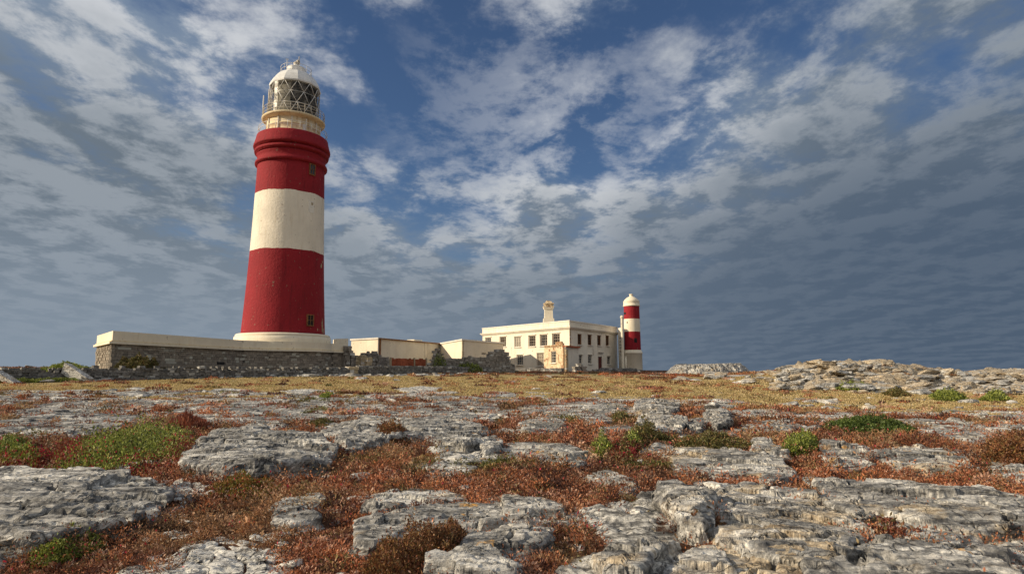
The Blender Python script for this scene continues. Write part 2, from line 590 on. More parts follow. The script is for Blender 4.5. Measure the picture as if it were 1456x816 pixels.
M = {}
M['rock'] = mat_rock('limestone')
M['ridge_rock'] = mat_rock('ridge_limestone', 0.05, 0.03)
M['pale_rock'] = mat_rock('pale_limestone', 0.02, 0.07)
M['red'] = mat_render('red_render', (0.275, 0.014, 0.022), (0.12, 0.009, 0.013), 0.6, 0.765, 0.55, 3.2, 0.14)
M['white'] = mat_render('white_render', (0.80, 0.74, 0.62), (0.50, 0.41, 0.28), 0.50, 0.80, 0.45, 3.0, 0.12)
M['cream'] = mat_render('cream_render', (0.83, 0.75, 0.59), (0.55, 0.42, 0.26), 0.32, 0.74, 0.25, 4.0, 0.05)
M['rusty_cream'] = mat_render('rust_stained_cream', (0.78, 0.66, 0.44), (0.42, 0.22, 0.07), 0.85, 0.70, 0.3, 4.0, 0.05)
M['house_wall'] = mat_render('old_cream_wall', (0.84, 0.78, 0.65), (0.52, 0.38, 0.22), 0.50, 0.72, 0.25, 3.0, 0.05)
M['trim'] = mat_plain('white_trim', (0.78, 0.74, 0.66), 0.7, 0.2, 5)
M['metal_white'] = mat_plain('white_painted_metal', (0.70, 0.69, 0.66), 0.5, 0.3, 4, 0.1, 0.005, 0.0, 0.4)
M['dome'] = mat_plain('white_dome_metal', (0.74, 0.74, 0.72), 0.45, 0.15, 2.5, 0.1, 0.01, 0.0, 0.4)
M['rail'] = mat_plain('weathered_rail', (0.58, 0.53, 0.45), 0.6, 0.4, 3, 0.1, 0.005)
M['rust'] = mat_plain('rusty_iron', (0.26, 0.12, 0.05), 0.85, 0.5, 5, 0.4, 0.02)
M['rust_panel'] = mat_plain('rust_red_panel', (0.38, 0.105, 0.05), 0.85, 0.45, 3, 0.4, 0.03)
M['blind'] = mat_plain('drawn_blind', (0.42, 0.38, 0.31), 0.7, 0.4, 3)
M['door'] = mat_plain('dark_red_door', (0.13, 0.035, 0.028), 0.6, 0.3, 4)
M['frame'] = mat_plain('old_window_frame', (0.55, 0.50, 0.42), 0.7, 0.3, 5)
M['dark'] = mat_plain('dark_interior', (0.025, 0.024, 0.024), 0.9, 0.4, 3)
M['pane'] = mat_plain('dusty_pane', (0.045, 0.05, 0.055), 0.25, 0.6, 2.2, 0.05, 0.005, 0.0, 0.5)
M['brick'] = None
M['ruin_stone'] = mat_stone('ruin_stone', (0.20, 0.18, 0.155), (0.42, 0.38, 0.33))
M['wall_stone'] = mat_stone('platform_stone', (0.21, 0.18, 0.15), (0.42, 0.37, 0.30))
M['dry_stone'] = mat_stone('dry_wall_stone', (0.10, 0.098, 0.095), (0.36, 0.345, 0.32))
M['sand_stone'] = mat_stone('sandy_block', (0.38, 0.31, 0.20), (0.60, 0.50, 0.34))
M['mortar'] = mat_plain('mortar', (0.13, 0.12, 0.105), 0.95, 0.4, 4, 0.6, 0.05)
M['leaf'] = mat_leaf('leaves', 0.22)
M['grass'] = mat_leaf('dry_grass_blades', 0.3)

m, N = new_mat('peeling_brick')
pos = N.n('ShaderNodeNewGeometry').outputs['Position']
zz = N.n('ShaderNodeSeparateXYZ', Vector=pos)
hx_ = N.math('ADD', N.math('MULTIPLY', zz.outputs[0], 0.7), N.math('MULTIPLY', zz.outputs[1], -0.7))
br = N.n('ShaderNodeTexBrick', Vector=N.n('ShaderNodeCombineXYZ', X=hx_, Y=zz.outputs[2], Z=0.0), Color1=(0.30, 0.11, 0.05), Color2=(0.22, 0.075, 0.035), Mortar=(0.36, 0.27, 0.18), Scale=4.0)
peel = N.noise(N.mapping(pos, loc=(2, 5, 3)), 1.1, 8, 0.65, 0.5)
pl = N.mix(N.ramp(N.noise(pos, 2.5, 7, 0.6), 0.35, 0.65), (0.55, 0.43, 0.27, 1), (0.74, 0.62, 0.43, 1))
c_ = N.mix(N.ramp(peel, 0.40, 0.46), br.outputs[0], pl)
finish(N, c_, 0.9, N.noise(pos, 6, 6, 0.6), 0.5, 0.04)
M['plastered_brick'] = m
M['brick'] = mat_stone('bare_brick', (0.36, 0.19, 0.10), (0.56, 0.37, 0.22))

# lantern glass: old panes, hazy with salt
m, N = new_mat('salt_hazed_glass')
pos = N.n('ShaderNodeNewGeometry').outputs['Position']
hz = N.ramp(N.noise(pos, 1.3, 7, 0.65, 0.4), 0.36, 0.74, 0.03, 0.34)
tr = N.n('ShaderNodeBsdfTransparent', Color=(0.72, 0.74, 0.74, 1))
df = N.n('ShaderNodeBsdfPrincipled', Base_Color=(0.42, 0.39, 0.34, 1), Roughness=0.3)
N.n('ShaderNodeOutputMaterial', Surface=N.n('ShaderNodeMixShader', Fac=hz, _1=tr, _2=df))
M['glass'] = m

# ------------------------------------------------------------------ ground
def grassy(x, y):
    """0..1: where the dry grass grows (the rest is rust-red heath and bare stone)"""
    u = x / np.maximum(y, 0.5)
    lo = np.interp(u, [-0.85, -0.3, 0.1, 0.5, 0.85], [25, 27.5, 29, 22, 20])
    hi = np.interp(u, [-0.85, -0.3, 0.1, 0.36, 0.5, 0.85], [60, 70, 92, 70, 47, 46])
    n = 3.5 * fbm(x * 0.16, y * 0.10, 4.0, 4)
    g = sstep(lo - 1, lo + 3, y + n) * (1 - sstep(hi - 3, hi + 4, y + n))
    patch = fbm(x * 0.16 + 30, y * 0.085, 8.0, 5)
    mid = np.interp(u, [-0.85, -0.45, -0.2, 0.2, 0.45, 0.8], [0.60, 0.58, 0.32, 0.28, 0.46, 0.62])
    return g * (1 - sstep(mid - 0.04, mid + 0.10, patch))


def stony(x, y):
    """0..1: bare stony patches between the plants"""
    p = fbm(x * 0.42 + 11, y * 0.30 - 5, 1.0, 5)
    u = x / np.maximum(y, 0.5)
    more = 0.20 * sstep(12, 17, y) * (1 - sstep(29, 38, y)) - 0.03 * sstep(36, 44, y) + (1 - sstep(12, 17, y)) * (0.03 + 0.09 * sstep(0.0, 0.3, u))
    ridge = 0.5 * sstep(0.38, 0.44, u) * sstep(43, 47, y)
    return sstep(0.22, 0.32, p + more + ridge)


def make_ground():
    ang = np.concatenate([np.linspace(-180, -54, 27)[:-1], np.linspace(-54, 54, 680), np.linspace(54, 180, 27)[1:-1]])
    rad = np.concatenate([np.linspace(0.4, 3.2, 6)[:-1], np.geomspace(3.2, 130, 470), np.geomspace(130, 6000, 30)[1:]])
    A, Rr = np.meshgrid(np.radians(ang), rad)
    X, Y = Rr * np.sin(A), Rr * np.cos(A)
    Z = ground(X, Y)
    front = (Y > 2) & (Rr < 130)
    g = grassy(X, Y) * front
    st = stony(X, Y) * front
    # broken stone breaks the surface where the ground is stony
    rough = (np.abs(fbm(X * 1.6, Y * 2.6, 5.0, 5)) * 0.22 + 0.5 * np.maximum(0, fbm(X * 0.9, Y * 1.4, 7, 4)) * 0.2)
    Z = Z + st * np.minimum(rough, 0.2) * (1 - g * 0.7)
    u = X / np.maximum(Y, 0.5)
    rid = sstep(0.38, 0.46, u) * sstep(44, 49, Y) * (1 - sstep(75, 110, Y))
    led = fbm(X * 0.35, Y * 0.6, 3.0, 6)
    Z = Z + rid * (np.floor(led * 6 + 0.5) / 6 * 0.9 + led * 0.3 - 0.12)
    n = len(ang)
    V = np.stack([X, Y, Z], -1).reshape(-1, 3)
    i = np.arange(len(rad) - 1)[:, None] * n; j = np.arange(n)[None, :]; j2 = (j + 1) % n
    F = np.stack([i + j, i + n + j, i + n + j2, i + j2], -1).reshape(-1, 4)[:, ::-1]
    # close the middle
    c = len(V)
    V = np.vstack([V, [[0, 0, float(ground(0.0, 0.1))]]])
    cols = np.zeros((len(V), 3)); cols[:-1, 0] = g.ravel(); cols[:-1, 1] = np.maximum(st, rid).ravel(); cols[:-1, 2] = rid.ravel()
    m, N = new_mat('heath_soil')
    geo = N.n('ShaderNodeNewGeometry'); pos = geo.outputs['Position']
    ms = N.n('ShaderNodeSeparateColor', Color=N.n('ShaderNodeAttribute', {'attribute_name': 'col'}).outputs['Color'])
    f = N.noise(pos, 3.0, 9, 0.7, 0.3); f2 = N.noise(N.mapping(pos, scale=(0.5, 0.3, 1)), 0.9, 6, 0.62); f3 = N.noise(pos, 22, 6, 0.7)
    soil = N.mix(N.ramp(f, 0.34, 0.66), (0.045, 0.026, 0.018, 1), (0.15, 0.068, 0.038, 1))
    soil = N.mix(N.ramp(f2, 0.5, 0.66, 0, 0.6), soil, (0.22, 0.145, 0.08, 1))
    gr = N.mix(N.ramp(f3, 0.34, 0.66), (0.24, 0.175, 0.075, 1), (0.47, 0.36, 0.18, 1))
    gr = N.mix(N.ramp(f2, 0.42, 0.64, 0, 0.6), gr, (0.33, 0.26, 0.11, 1))
    rk, rkh = rock_nodes(N, pos, ms.outputs[2], 0.05, 0.0)
    br = N.math('MULTIPLY', N.math('SUBTRACT', f, 0.5), 1.1)
    gm = N.ramp(N.math('ADD', ms.outputs[0], br), 0.35, 0.65)
    rm = N.ramp(N.math('ADD', ms.outputs[1], br), 0.40, 0.66)
    c = N.mix(gm, soil, gr)
    c = N.mix(rm, c, rk)
    h = N.math('ADD', N.math('MULTIPLY', f, 1.0), N.math('MULTIPLY', f3, 0.4))
    finish(N, c, 0.95, N.n('ShaderNodeMix', _0=rm, _2=h, _3=rkh).outputs[0], 0.9, 0.08, 0.08)
    # the triangle fan under the camera
    fan = np.array([[c_i, (c_i + 1) % n, len(V) - 1, len(V) - 1] for c_i in range(n)])
    o = np_mesh('ground', V, F, m, True, cols)
    return tag(o, kind='structure')


GROUND = make_ground()

# sea beyond the headland
mb = MB()
sea_m, N = new_mat('grey_sea')
pos = N.n('ShaderNodeNewGeometry').outputs['Position']
finish(N, (0.03, 0.05, 0.07, 1), 0.25, N.noise(N.mapping(pos, scale=(1, 0.4, 1)), 0.3, 6, 0.6), 0.4, 0.4, 0.5)
mb.lathe((0, 0, -4.5), [(260, 0), (11000, 0)], 96, False, cap=(False, False))
tag(mb.build('sea', sea_m), kind='structure')


# ------------------------------------------------------------------ rock slabs
def poly_sdf(px, py, poly):
    """signed distance, positive inside"""
    d = np.full(px.shape, 1e9); inside = np.zeros(px.shape, bool)
    n = len(poly)
    for i in range(n):
        ax, ay = poly[i]; bx, by = poly[(i + 1) % n]
        ex, ey = bx - ax, by - ay
        wx, wy = px - ax, py - ay
        t = np.clip((wx * ex + wy * ey) / (ex * ex + ey * ey + 1e-12), 0, 1)
        d = np.minimum(d, (wx - ex * t) ** 2 + (wy - ey * t) ** 2)
        c = ((ay > py) != (by > py)) & (px < (bx - ax) * (py - ay) / (by - ay + 1e-12) + ax)
        inside ^= c
    d = np.sqrt(d)
    return np.where(inside, d, -d)


SLABS = []          # outlines on the ground, kept for the planting


def slab(label, pts, H=0.22, ochre=0.15, name='rock_slab', cat='rock slab', group='limestone slabs in the heath', seed=None, mat='rock', tilt=(0, 0), rough=1.0, shelf=1.0, D=None, soft=0.0):
    if D is None:
        poly = [hit(px, row, 0.45 * H) for px, row in pts]
    else:
        poly = pts
    poly = np.array(poly)
    SLABS.append((poly, H))
    x0, y0 = poly.min(0) - 0.25; x1, y1 = poly.max(0) + 0.25
    cy = 0.5 * (y0 + y1); cx = 0.5 * (x0 + x1)
    sx = max(0.014, cy * 0.0017); sy = sx * 1.6
    nx = int(np.clip((x1 - x0) / sx, 24, 420)); ny = int(np.clip((y1 - y0) / sy, 24, 300))
    X, Y = np.meshgrid(np.linspace(x0, x1, nx), np.linspace(y0, y1, ny))
    size = math.sqrt(max(0.05, (x1 - x0) * (y1 - y0)))
    sd = (len(SLABS) * 7.31) if seed is None else seed
    # ragged outline
    wob = 0.20 * min(1.0, size * 0.35) * fbm(X * 1.8 / min(1.5, size), Y * 1.8 / min(1.5, size), sd, 3, 0.5)
    d = poly_sdf(X, Y, poly) + wob + min(0.10, 0.04 * size)
    H = H * (1.0 if soft else 0.64 if cat == 'boulder' else 0.52 if H > 0.13 else 0.8)
    # limestone shelves stepping back from the edge
    stepn = [fbm(X * 0.8, Y * 1.6, sd + 10 * k, 5, 0.6) for k in (1, 2, 3)]
    L = min(0.8, 0.22 * size) * shelf
    flank = sstep(-0.01, 0.075 + 0.18 * H, d)
    if soft:
        ff = np.clip((d + 0.4 * fbm(X * 0.8, Y * 0.8, sd + 60, 5, 0.6)) / soft, 0, 1) * 5
        flank = (np.floor(ff) + sstep(0.6, 1.0, ff - np.floor(ff))) / 5
    T = 0.70 * flank
    T = T + 0.13 * sstep(0, 0.04, d - L * (0.30 + 1.6 * stepn[0]))
    T = T + 0.10 * sstep(0, 0.04, d - L * (0.8 + 2.4 * stepn[1]))
    T = T + 0.07 * sstep(0, 0.04, d - L * (1.3 + 3.0 * stepn[2]))
    # bedding on the top: thin layers that break away along the slope, cut by a few long cracks
    dip = -0.42 + 0.25 * math.sin(sd)
    qx, qy = X * math.cos(dip) + Y * math.sin(dip), -X * math.sin(dip) + Y * math.cos(dip)
    bed = fbm(qx * 0.55, qy * 2.0, sd + 5, 6, 0.58)
    kt = 5.0
    wr = bed * kt + 0.7 * fbm(X * 0.35, Y * 0.5, sd + 70, 3)
    fr = wr - np.floor(wr)
    terr = (np.floor(wr) + sstep(0.80, 1.0, fr)) / kt
    amp = 0.085 * min(1.0, 0.35 + H * 1.4) * rough
    z = H * T + amp * (0.75 * terr + 0.25 * bed) * sstep(0, 0.15, d)
    # the slab is broken into blocks that have settled a little differently
    cs = min(1.1, 0.30 + 0.20 * size) if not soft else 1.6
    wx = 0.30 * fbm(X * 1.3, Y * 1.3, sd + 80, 4); wy = 0.30 * fbm(X * 1.3, Y * 1.3, sd + 90, 4)
    ed, c1, c2, ox, oy = worley((qx + wx) / cs, (qy + wy) / (cs * 0.55), int(sd))
    blk = sstep(0.02, 0.10, d)
    lift = np.minimum(0.06, 0.30 * H + 0.012) * (0.6 + 0.4 * rough)
    z = z + blk * (lift * (2 * c1 - 1) + lift * 1.1 * ((c2 - 0.5) * ox + (c1 - 0.5) * oy))
    gap = (1 - sstep(0.0, 0.055, ed)) * sstep(0.30, 0.55, c2)
    z = z - blk * gap * np.minimum(0.14, 0.6 * H + 0.015)
    z = z + sstep(0.06, 0.24, d) * (0.018 * rough * fbm(qx * 3.0, qy * 9.0, sd + 1, 5, 0.6) + 0.007 * rough * perlin(X * 19, Y * 26, sd))
    ck = np.abs(perlin(qx * 0.5, qy * 0.95, sd + 21) + 0.18 * perlin(qx * 3, qy * 3, sd + 2))
    z = z - (0.05 + 0.35 * H) * (1 - sstep(0, 0.028, ck)) * sstep(0.02, 0.2, d) * rough
    ck2 = np.abs(perlin(qx * 1.3 + 5, qy * 0.5, sd + 31) + 0.2 * perlin(qx * 5, qy * 5, sd + 8))
    z = z - 0.045 * (1 - sstep(0, 0.022, ck2)) * sstep(0.05, 0.2, d) * rough
    z = z + tilt[0] * (X - cx) + tilt[1] * (Y - cy)
    z = np.maximum(z, -0.05)
    z = np.where(d > -0.01, z, -0.3 * sstep(0.01, 0.10, -d))
    base = land(X, Y)
    # undercut edges: the foot of each flank sits back under the lip, the lip is ragged
    gy, gx = np.gradient(d, Y[:, 0], X[0])
    gl = np.sqrt(gx * gx + gy * gy) + 1e-6
    near = sstep(-0.10, -0.02, d) * (1 - sstep(0.05, 0.12, d))
    under = (0 if soft else 1) * min(0.20, 0.6 * H, 0.075 * size) * (0.55 + 0.9 * fbm(X * 1.1, Y * 1.1, sd + 50, 3))
    push = -under * (1 - sstep(0.25, 0.85, flank)) * (d < 0.09) + 0.07 * fbm(z * 11 + sd, X * 1.3, Y * 1.3, 3, 0.6) * near
    X2, Y2 = X - gx / gl * push, Y - gy / gl * push
    V = np.stack([X2, Y2, base + z], -1).reshape(-1, 3)
    i = np.arange(ny - 1)[:, None] * nx; j = np.arange(nx - 1)[None, :]
    F = np.stack([i + j, i + j + 1, i + nx + j + 1, i + nx + j], -1).reshape(-1, 4)
    keep = (d.ravel()[F].max(1) > -0.09)
    F = F[keep]
    used = np.unique(F)
    remap = np.full(len(V), -1); remap[used] = np.arange(len(used))
    o = np_mesh(name, V[used], remap[F], M[mat], False)
    o['ochre'] = float(ochre)
    tag(o, label, cat, group)
    return settle(o)


S = slab
# foreground
S('large grey slab with a dark undercut front, at the left below the green mat', [(-24, 667), (36, 666), (145, 668), (192, 668), (236, 680), (240, 694), (218, 719), (189, 734), (145, 739), (72, 754), (30, 759), (-24, 757)], 0.44, 0.05)
S('long flat grey slab with an overhanging dark front edge, right of the green mat', [(250, 648), (276, 632), (308, 609), (362, 601), (420, 610), (459, 618), (472, 634), (468, 650), (420, 655), (386, 660), (320, 663), (280, 659)], 0.55, 0.05)
S('small flat grey slab touching the right tip of the large left slab', [(236, 694), (254, 683), (290, 689), (286, 701), (254, 712), (232, 706)], 0.10, 0.1)
S('grey slab corner cut off by the lower left edge of the photo', [(-24, 776), (43, 768), (38, 777), (2, 792), (-24, 796)], 0.14, 0.1)
S('broken whitish pavement at the bottom left, half covered by red heath', [(190, 826), (225, 800), (268, 772), (312, 764), (363, 774), (404, 782), (412, 850), (190, 850)], 0.045, 0.08, mat='pale_rock', rough=1.3)
S('small pale block with a squared dark front, alone in the heath left of centre', [(386, 719), (400, 707), (459, 697), (467, 707), (456, 723), (456, 735), (414, 740), (390, 739)], 0.22, 0.2)
S('flat grey slab in the centre foreground, behind the long rounded one', [(509, 717), (520, 698), (586, 689), (633, 692), (652, 704), (604, 712), (567, 723), (531, 728)], 0.20, 0.1)
S('long rounded grey slab across the centre foreground, with a pale left nose', [(497, 753), (506, 739), (567, 723), (604, 714), (676, 708), (750, 704), (792, 714), (802, 727), (768, 736), (722, 738), (672, 740), (622, 744), (567, 758), (524, 770), (502, 767)], 0.26, 0.12)
S('wide grey slab at the bottom centre, beside the tall brown heath bush', [(604, 792), (658, 774), (676, 754), (750, 738), (782, 742), (778, 757), (738, 774), (738, 850), (612, 850)], 0.30, 0.12)
S('thick boulder slab with a squared left end and hollow front, right of centre', [(932, 684), (968, 677), (1000, 688), (1021, 700), (1024, 724), (1004, 742), (968, 736), (939, 712)], 0.54, 0.35, tilt=(0, 0.03))
S('broad grey and ochre slab running right from the thick boulder slab', [(1014, 712), (1026, 694), (1060, 686), (1092, 695), (1165, 702), (1212, 730), (1238, 758), (1220, 776), (1170, 794), (1100, 786), (1046, 776), (1010, 748)], 0.34, 0.42)
S('long pale grey slab sloping to the right edge, in front of the red strip', [(1150, 669), (1219, 678), (1292, 683), (1375, 689), (1480, 708), (1480, 730), (1380, 730), (1330, 714), (1262, 722), (1222, 733), (1192, 718), (1162, 702)], 0.30, 0.15)
S('slab with an ochre lip over a dark crack, lower right', [(1250, 738), (1288, 724), (1332, 716), (1430, 722), (1480, 734), (1480, 748), (1428, 752), (1364, 758), (1332, 770), (1262, 752)], 0.30, 0.45)
S('huge cracked pavement filling the lower right corner', [(1190, 782), (1250, 764), (1332, 774), (1419, 754), (1480, 746), (1480, 870), (1110, 870), (1140, 806)], 0.26, 0.25, rough=1.2)
S('ochre fractured slab at the bottom, between the cracked pavement and the thick boulder slab', [(1014, 756), (1060, 770), (1110, 778), (1190, 782), (1150, 820), (1120, 870), (1056, 870), (1034, 800)], 0.22, 0.95, rough=1.3)
S('grey wedge slab at the bottom with a dark cleft, left of the ochre slab', [(916, 834), (960, 772), (1020, 774), (1050, 806), (1066, 870), (906, 870)], 0.28, 0.4)
S('sharp grey slab at the bottom with an ochre left face', [(832, 774), (874, 760), (930, 767), (968, 764), (934, 790), (906, 836), (862, 838), (850, 800)], 0.32, 0.4)
S('thin tan flake lying above the sharp grey slab', [(890, 749), (932, 746), (940, 758), (904, 757)], 0.10, 0.7)
S('low grey flake half sunk in the red heath, middle of the foreground', [(836, 673), (866, 669), (898, 679), (902, 690), (868, 687), (846, 680)], 0.09, 0.1)
S('tiny grey flake in the red heath, just nearer than the low grey flake', [(876, 696), (892, 692), (906, 698), (896, 703), (880, 702)], 0.08, 0.15)
S('long pale slab like a broken plank, left of the double green shrub', [(712, 640), (720, 631), (760, 630), (810, 632), (849, 645), (850, 650), (823, 660), (772, 652), (716, 646)], 0.20, 0.1)
S('flat pale flake lying low in the heath beside the plank-like slab', [(658, 646), (684, 641), (711, 648), (706, 652), (672, 652)], 0.06, 0.0, mat='pale_rock')
S('pale grey boulder between the centre pavement and the plank-like slab', [(679, 632), (690, 621), (706, 619), (714, 628), (710, 640), (690, 642)], 0.26, 0.1, name='boulder', cat='boulder')
S('wide grey slab right of centre with a ragged ochre foot', [(946, 644), (962, 634), (997, 632), (1063, 639), (1103, 648), (1130, 664), (1121, 680), (1092, 682), (1077, 670), (1026, 670), (961, 663)], 0.26, 0.32)
S('upright weathered stone with fluted front, left of the round green bush', [(1069, 641), (1072, 624), (1092, 624), (1112, 636), (1122, 646), (1096, 648)], 0.30, 0.25, name='boulder', cat='boulder')
S('blocky grey stone with a dark left face, right of the round green bush', [(1168, 630), (1185, 626), (1202, 630), (1237, 640), (1232, 655), (1190, 656), (1170, 646)], 0.30, 0.3, name='boulder', cat='boulder')
S('rounded pale slab with a hollow full of red plants, right middle ground', [(1236, 643), (1259, 632), (1303, 630), (1357, 642), (1377, 658), (1364, 667), (1332, 666), (1274, 659)], 0.28, 0.25)
S('grey slab cut by the right edge beside the brown heath mound', [(1412, 659), (1440, 656), (1480, 662), (1480, 684), (1430, 677)], 0.20, 0.2)
# middle distance pavement
S('streaked grey pavement at the far left, behind the green mat', [(-24, 590), (60, 576), (150, 572), (210, 577), (236, 590), (190, 606), (120, 617), (60, 622), (-24, 626)], 0.15, 0.1, rough=1.0)
S('streaked grey pavement with red plants in its seams, left middle ground', [(236, 590), (262, 576), (330, 570), (400, 572), (430, 582), (424, 599), (362, 602), (306, 606), (256, 600)], 0.14, 0.08, rough=1.0)
S('broad pavement with a stepped dark front, left of the centre', [(454, 612), (480, 601), (524, 592), (604, 592), (660, 596), (692, 606), (682, 622), (660, 628), (604, 617), (560, 620), (530, 627), (500, 633), (470, 622)], 0.48, 0.12, rough=1.3)
S('striped grey pavement behind the stepped one, centre', [(528, 583), (568, 572), (640, 567), (714, 569), (716, 584), (690, 592), (640, 596), (560, 592)], 0.16, 0.12, rough=1.0)
S('striped grey pavement behind the overhanging slab', [(350, 576), (420, 569), (500, 571), (530, 580), (500, 591), (440, 598), (380, 594)], 0.14, 0.08, rough=1.0)
S('tan and grey pavement between the centre and the boulder pile', [(708, 586), (755, 573), (810, 569), (880, 572), (902, 580), (900, 590), (850, 591), (820, 586), (780, 593), (726, 594)], 0.18, 0.3, rough=1.0)
S('cream-coloured low boulder with a rounded grey right half', [(737, 611), (740, 599), (768, 596), (800, 597), (807, 606), (796, 612), (752, 614)], 0.26, 0.3, name='boulder', cat='boulder')
S('low grey stone with a pale top, left of the boulder pile', [(818, 590), (840, 585), (866, 589), (876, 599), (846, 604), (830, 600)], 0.20, 0.2, name='boulder', cat='boulder')
S('long pale ledge running right under the boulder pile', [(842, 610), (880, 605), (930, 608), (972, 616), (960, 620), (900, 617), (850, 616)], 0.12, 0.15)
S('top boulder of the pile, round, with a black cleft', [(900, 584), (904, 571), (922, 566), (950, 569), (966, 572), (966, 584), (930, 588)], 0.50, 0.15, name='boulder', cat='boulder')
S('front boulder of the pile with a deep shadowed overhang', [(906, 604), (912, 592), (940, 588), (972, 592), (980, 600), (966, 609), (930, 610)], 0.50, 0.15, name='boulder', cat='boulder')
S('dark rubble boulder between the pile and the lone boulder on its right', [(974, 604), (984, 594), (998, 592), (1008, 600), (996, 608), (980, 608)], 0.35, 0.1, name='boulder', cat='boulder')
S('lone rounded boulder with a stone perched on top, right of the pile', [(1000, 594), (1006, 583), (1024, 579), (1037, 586), (1040, 600), (1020, 602)], 0.48, 0.15, name='boulder', cat='boulder')
S('flat grey pavement right of the boulder pile', [(1056, 606), (1080, 601), (1143, 603), (1118, 617), (1060, 614)], 0.12, 0.25)
S('pale flat slab near the boulder pile, left of the flat grey pavement', [(1044, 611), (1056, 605), (1100, 607), (1100, 612), (1062, 615)], 0.10, 0.2)
S('grey and cream pavement behind the long green mat, right', [(1256, 597), (1300, 594), (1340, 597), (1384, 608), (1436, 616), (1406, 636), (1382, 630), (1330, 618), (1296, 606)], 0.16, 0.3, rough=1.0)
S('pavement cut by the right edge beyond the brown heath mound', [(1384, 606), (1420, 600), (1480, 604), (1480, 622), (1436, 618)], 0.12, 0.25, rough=1.0)
S('thin pale strip of rock in the grass at the left', [(176, 554), (190, 551), (206, 551), (202, 555)], 0.08, 0.0, mat='pale_rock')
S('thin pale strip of rock in the red patch left of centre', [(290, 556), (310, 553), (350, 553), (366, 558), (340, 562), (310, 560)], 0.10, 0.0, mat='pale_rock')
S('pale strip of rock in the grass left of the striped pavement', [(400, 556), (430, 553), (480, 556), (470, 560), (420, 560)], 0.09, 0.05, mat='pale_rock')
S('ledge with a pale top in the grass in front of the house', [(684, 560), (700, 555), (735, 559), (732, 563), (700, 564)], 0.14, 0.1)
S('cream flat rock in the grass in front of the ruined wall', [(560, 553), (600, 549), (628, 551), (620, 556), (580, 557)], 0.09, 0.25, mat='pale_rock')
# thin plates of pavement breaking the surface all over the middle distance
pr = random.Random(5)
made = 0
for _ in range(900):
    if made >= 62: break
    D = 15.5 + 20 * pr.random(); u = pr.uniform(-0.84, 0.84); x, y = u * D, D
    if u > -0.1 and D > 31: continue
    if u > 0.3 and D > 24: continue
    if any(float(poly_sdf(np.array([x]), np.array([y]), pl_)[0]) > -0.5 for pl_, _h in SLABS): continue
    a_, b_ = pr.uniform(0.7, 2.6) * (0.6 + D / 40), pr.uniform(0.5, 1.1) * (0.6 + D / 30)
    n_ = 9; pts_ = []
    for k_ in range(n_):
        t_ = 2 * math.pi * k_ / n_ + pr.uniform(-0.2, 0.2); q_ = pr.uniform(0.6, 1.1)
        pts_.append((x + a_ * q_ * math.cos(t_), y + b_ * q_ * math.sin(t_)))
    S('thin flat plate of streaked grey rock among the red heath in the middle distance', pts_, pr.uniform(0.06, 0.15), pr.uniform(0.0, 0.5), name='rock_plate', cat='rock plate', group='thin rock plates in the middle distance', D=1, rough=1.4, mat=pr.choice(['rock', 'rock', 'pale_rock']))
    made += 1
# far outcrop on the skyline
c0 = at(1010, 524, 86)
S('dark flat-topped outcrop on the skyline right of the small lighthouse', [(at(px, 530, d).x, d) for px, d in ((946, 86), (962, 84), (1010, 83), (1050, 84), (1070, 86), (1060, 92), (1000, 94), (952, 91))], 1.35, 0.35, name='outcrop', cat='outcrop', D=1, rough=2.0, shelf=1.6, group='none', soft=1.3)
del SLABS[-1]

# ------------------------------------------------------------------ main lighthouse
K = 81 / 80.0
TC = Vector((ray(403, 480)[0] * 81, 81, 0))
ZB = EYE + 4.55 * K                    # foot of the red shaft


def Zr(z):
    return EYE + z * K


tow = empty('lighthouse', (TC.x, TC.y, 1.2), 'tall lighthouse with two dark red bands and a white band, glazed lantern on top', 'lighthouse')
to_eye = Vector((-TC.x, -TC.y, 0)).normalized()
right = Vector((-to_eye.y, to_eye.x, 0))


def around(phi):
    """unit vector at phi degrees to the right of the line towards the viewer"""
    return to_eye * math.cos(R(phi)) + right * math.sin(R(phi))


def rad_at(z):
    """radius of the shaft at height z (relative, unscaled)"""
    return float(np.interp(z, [4.5, 6, 8, 11, 15.6, 19.5, 23.5, 25.9, 26.6], [5.03, 4.93, 4.82, 4.66, 4.46, 4.33, 4.22, 4.15, 4.13])) * K


mb = MB()
zs = np.concatenate([np.linspace(4.4, 15.0, 13), np.linspace(15.0, 22.4, 9)[1:], np.linspace(22.4, 26.7, 6)[1:]])
prof = [(rad_at(z), Zr(z)) for z in zs]
mats = [1 if 15.0 <= 0.5 * (zs[i] + zs[i + 1]) <= 22.4 else 0 for i in range(len(zs) - 1)]
mb.lathe((TC.x, TC.y, 0), prof, 128, True, mats, cap=(False, False))
shaft = mb.build('shaft', [M['red'], M['white']], tow)
for v_ in shaft.data.vertices:                     # the painted edges are not ruled lines
    if min(abs(v_.co.z - Zr(15.0)), abs(v_.co.z - Zr(22.4))) < 0.01:
        a_ = math.atan2(v_.co.y - TC.y, v_.co.x - TC.x)
        v_.co.z += 0.035 * math.sin(a_ * 9) + random.uniform(-0.025, 0.025)
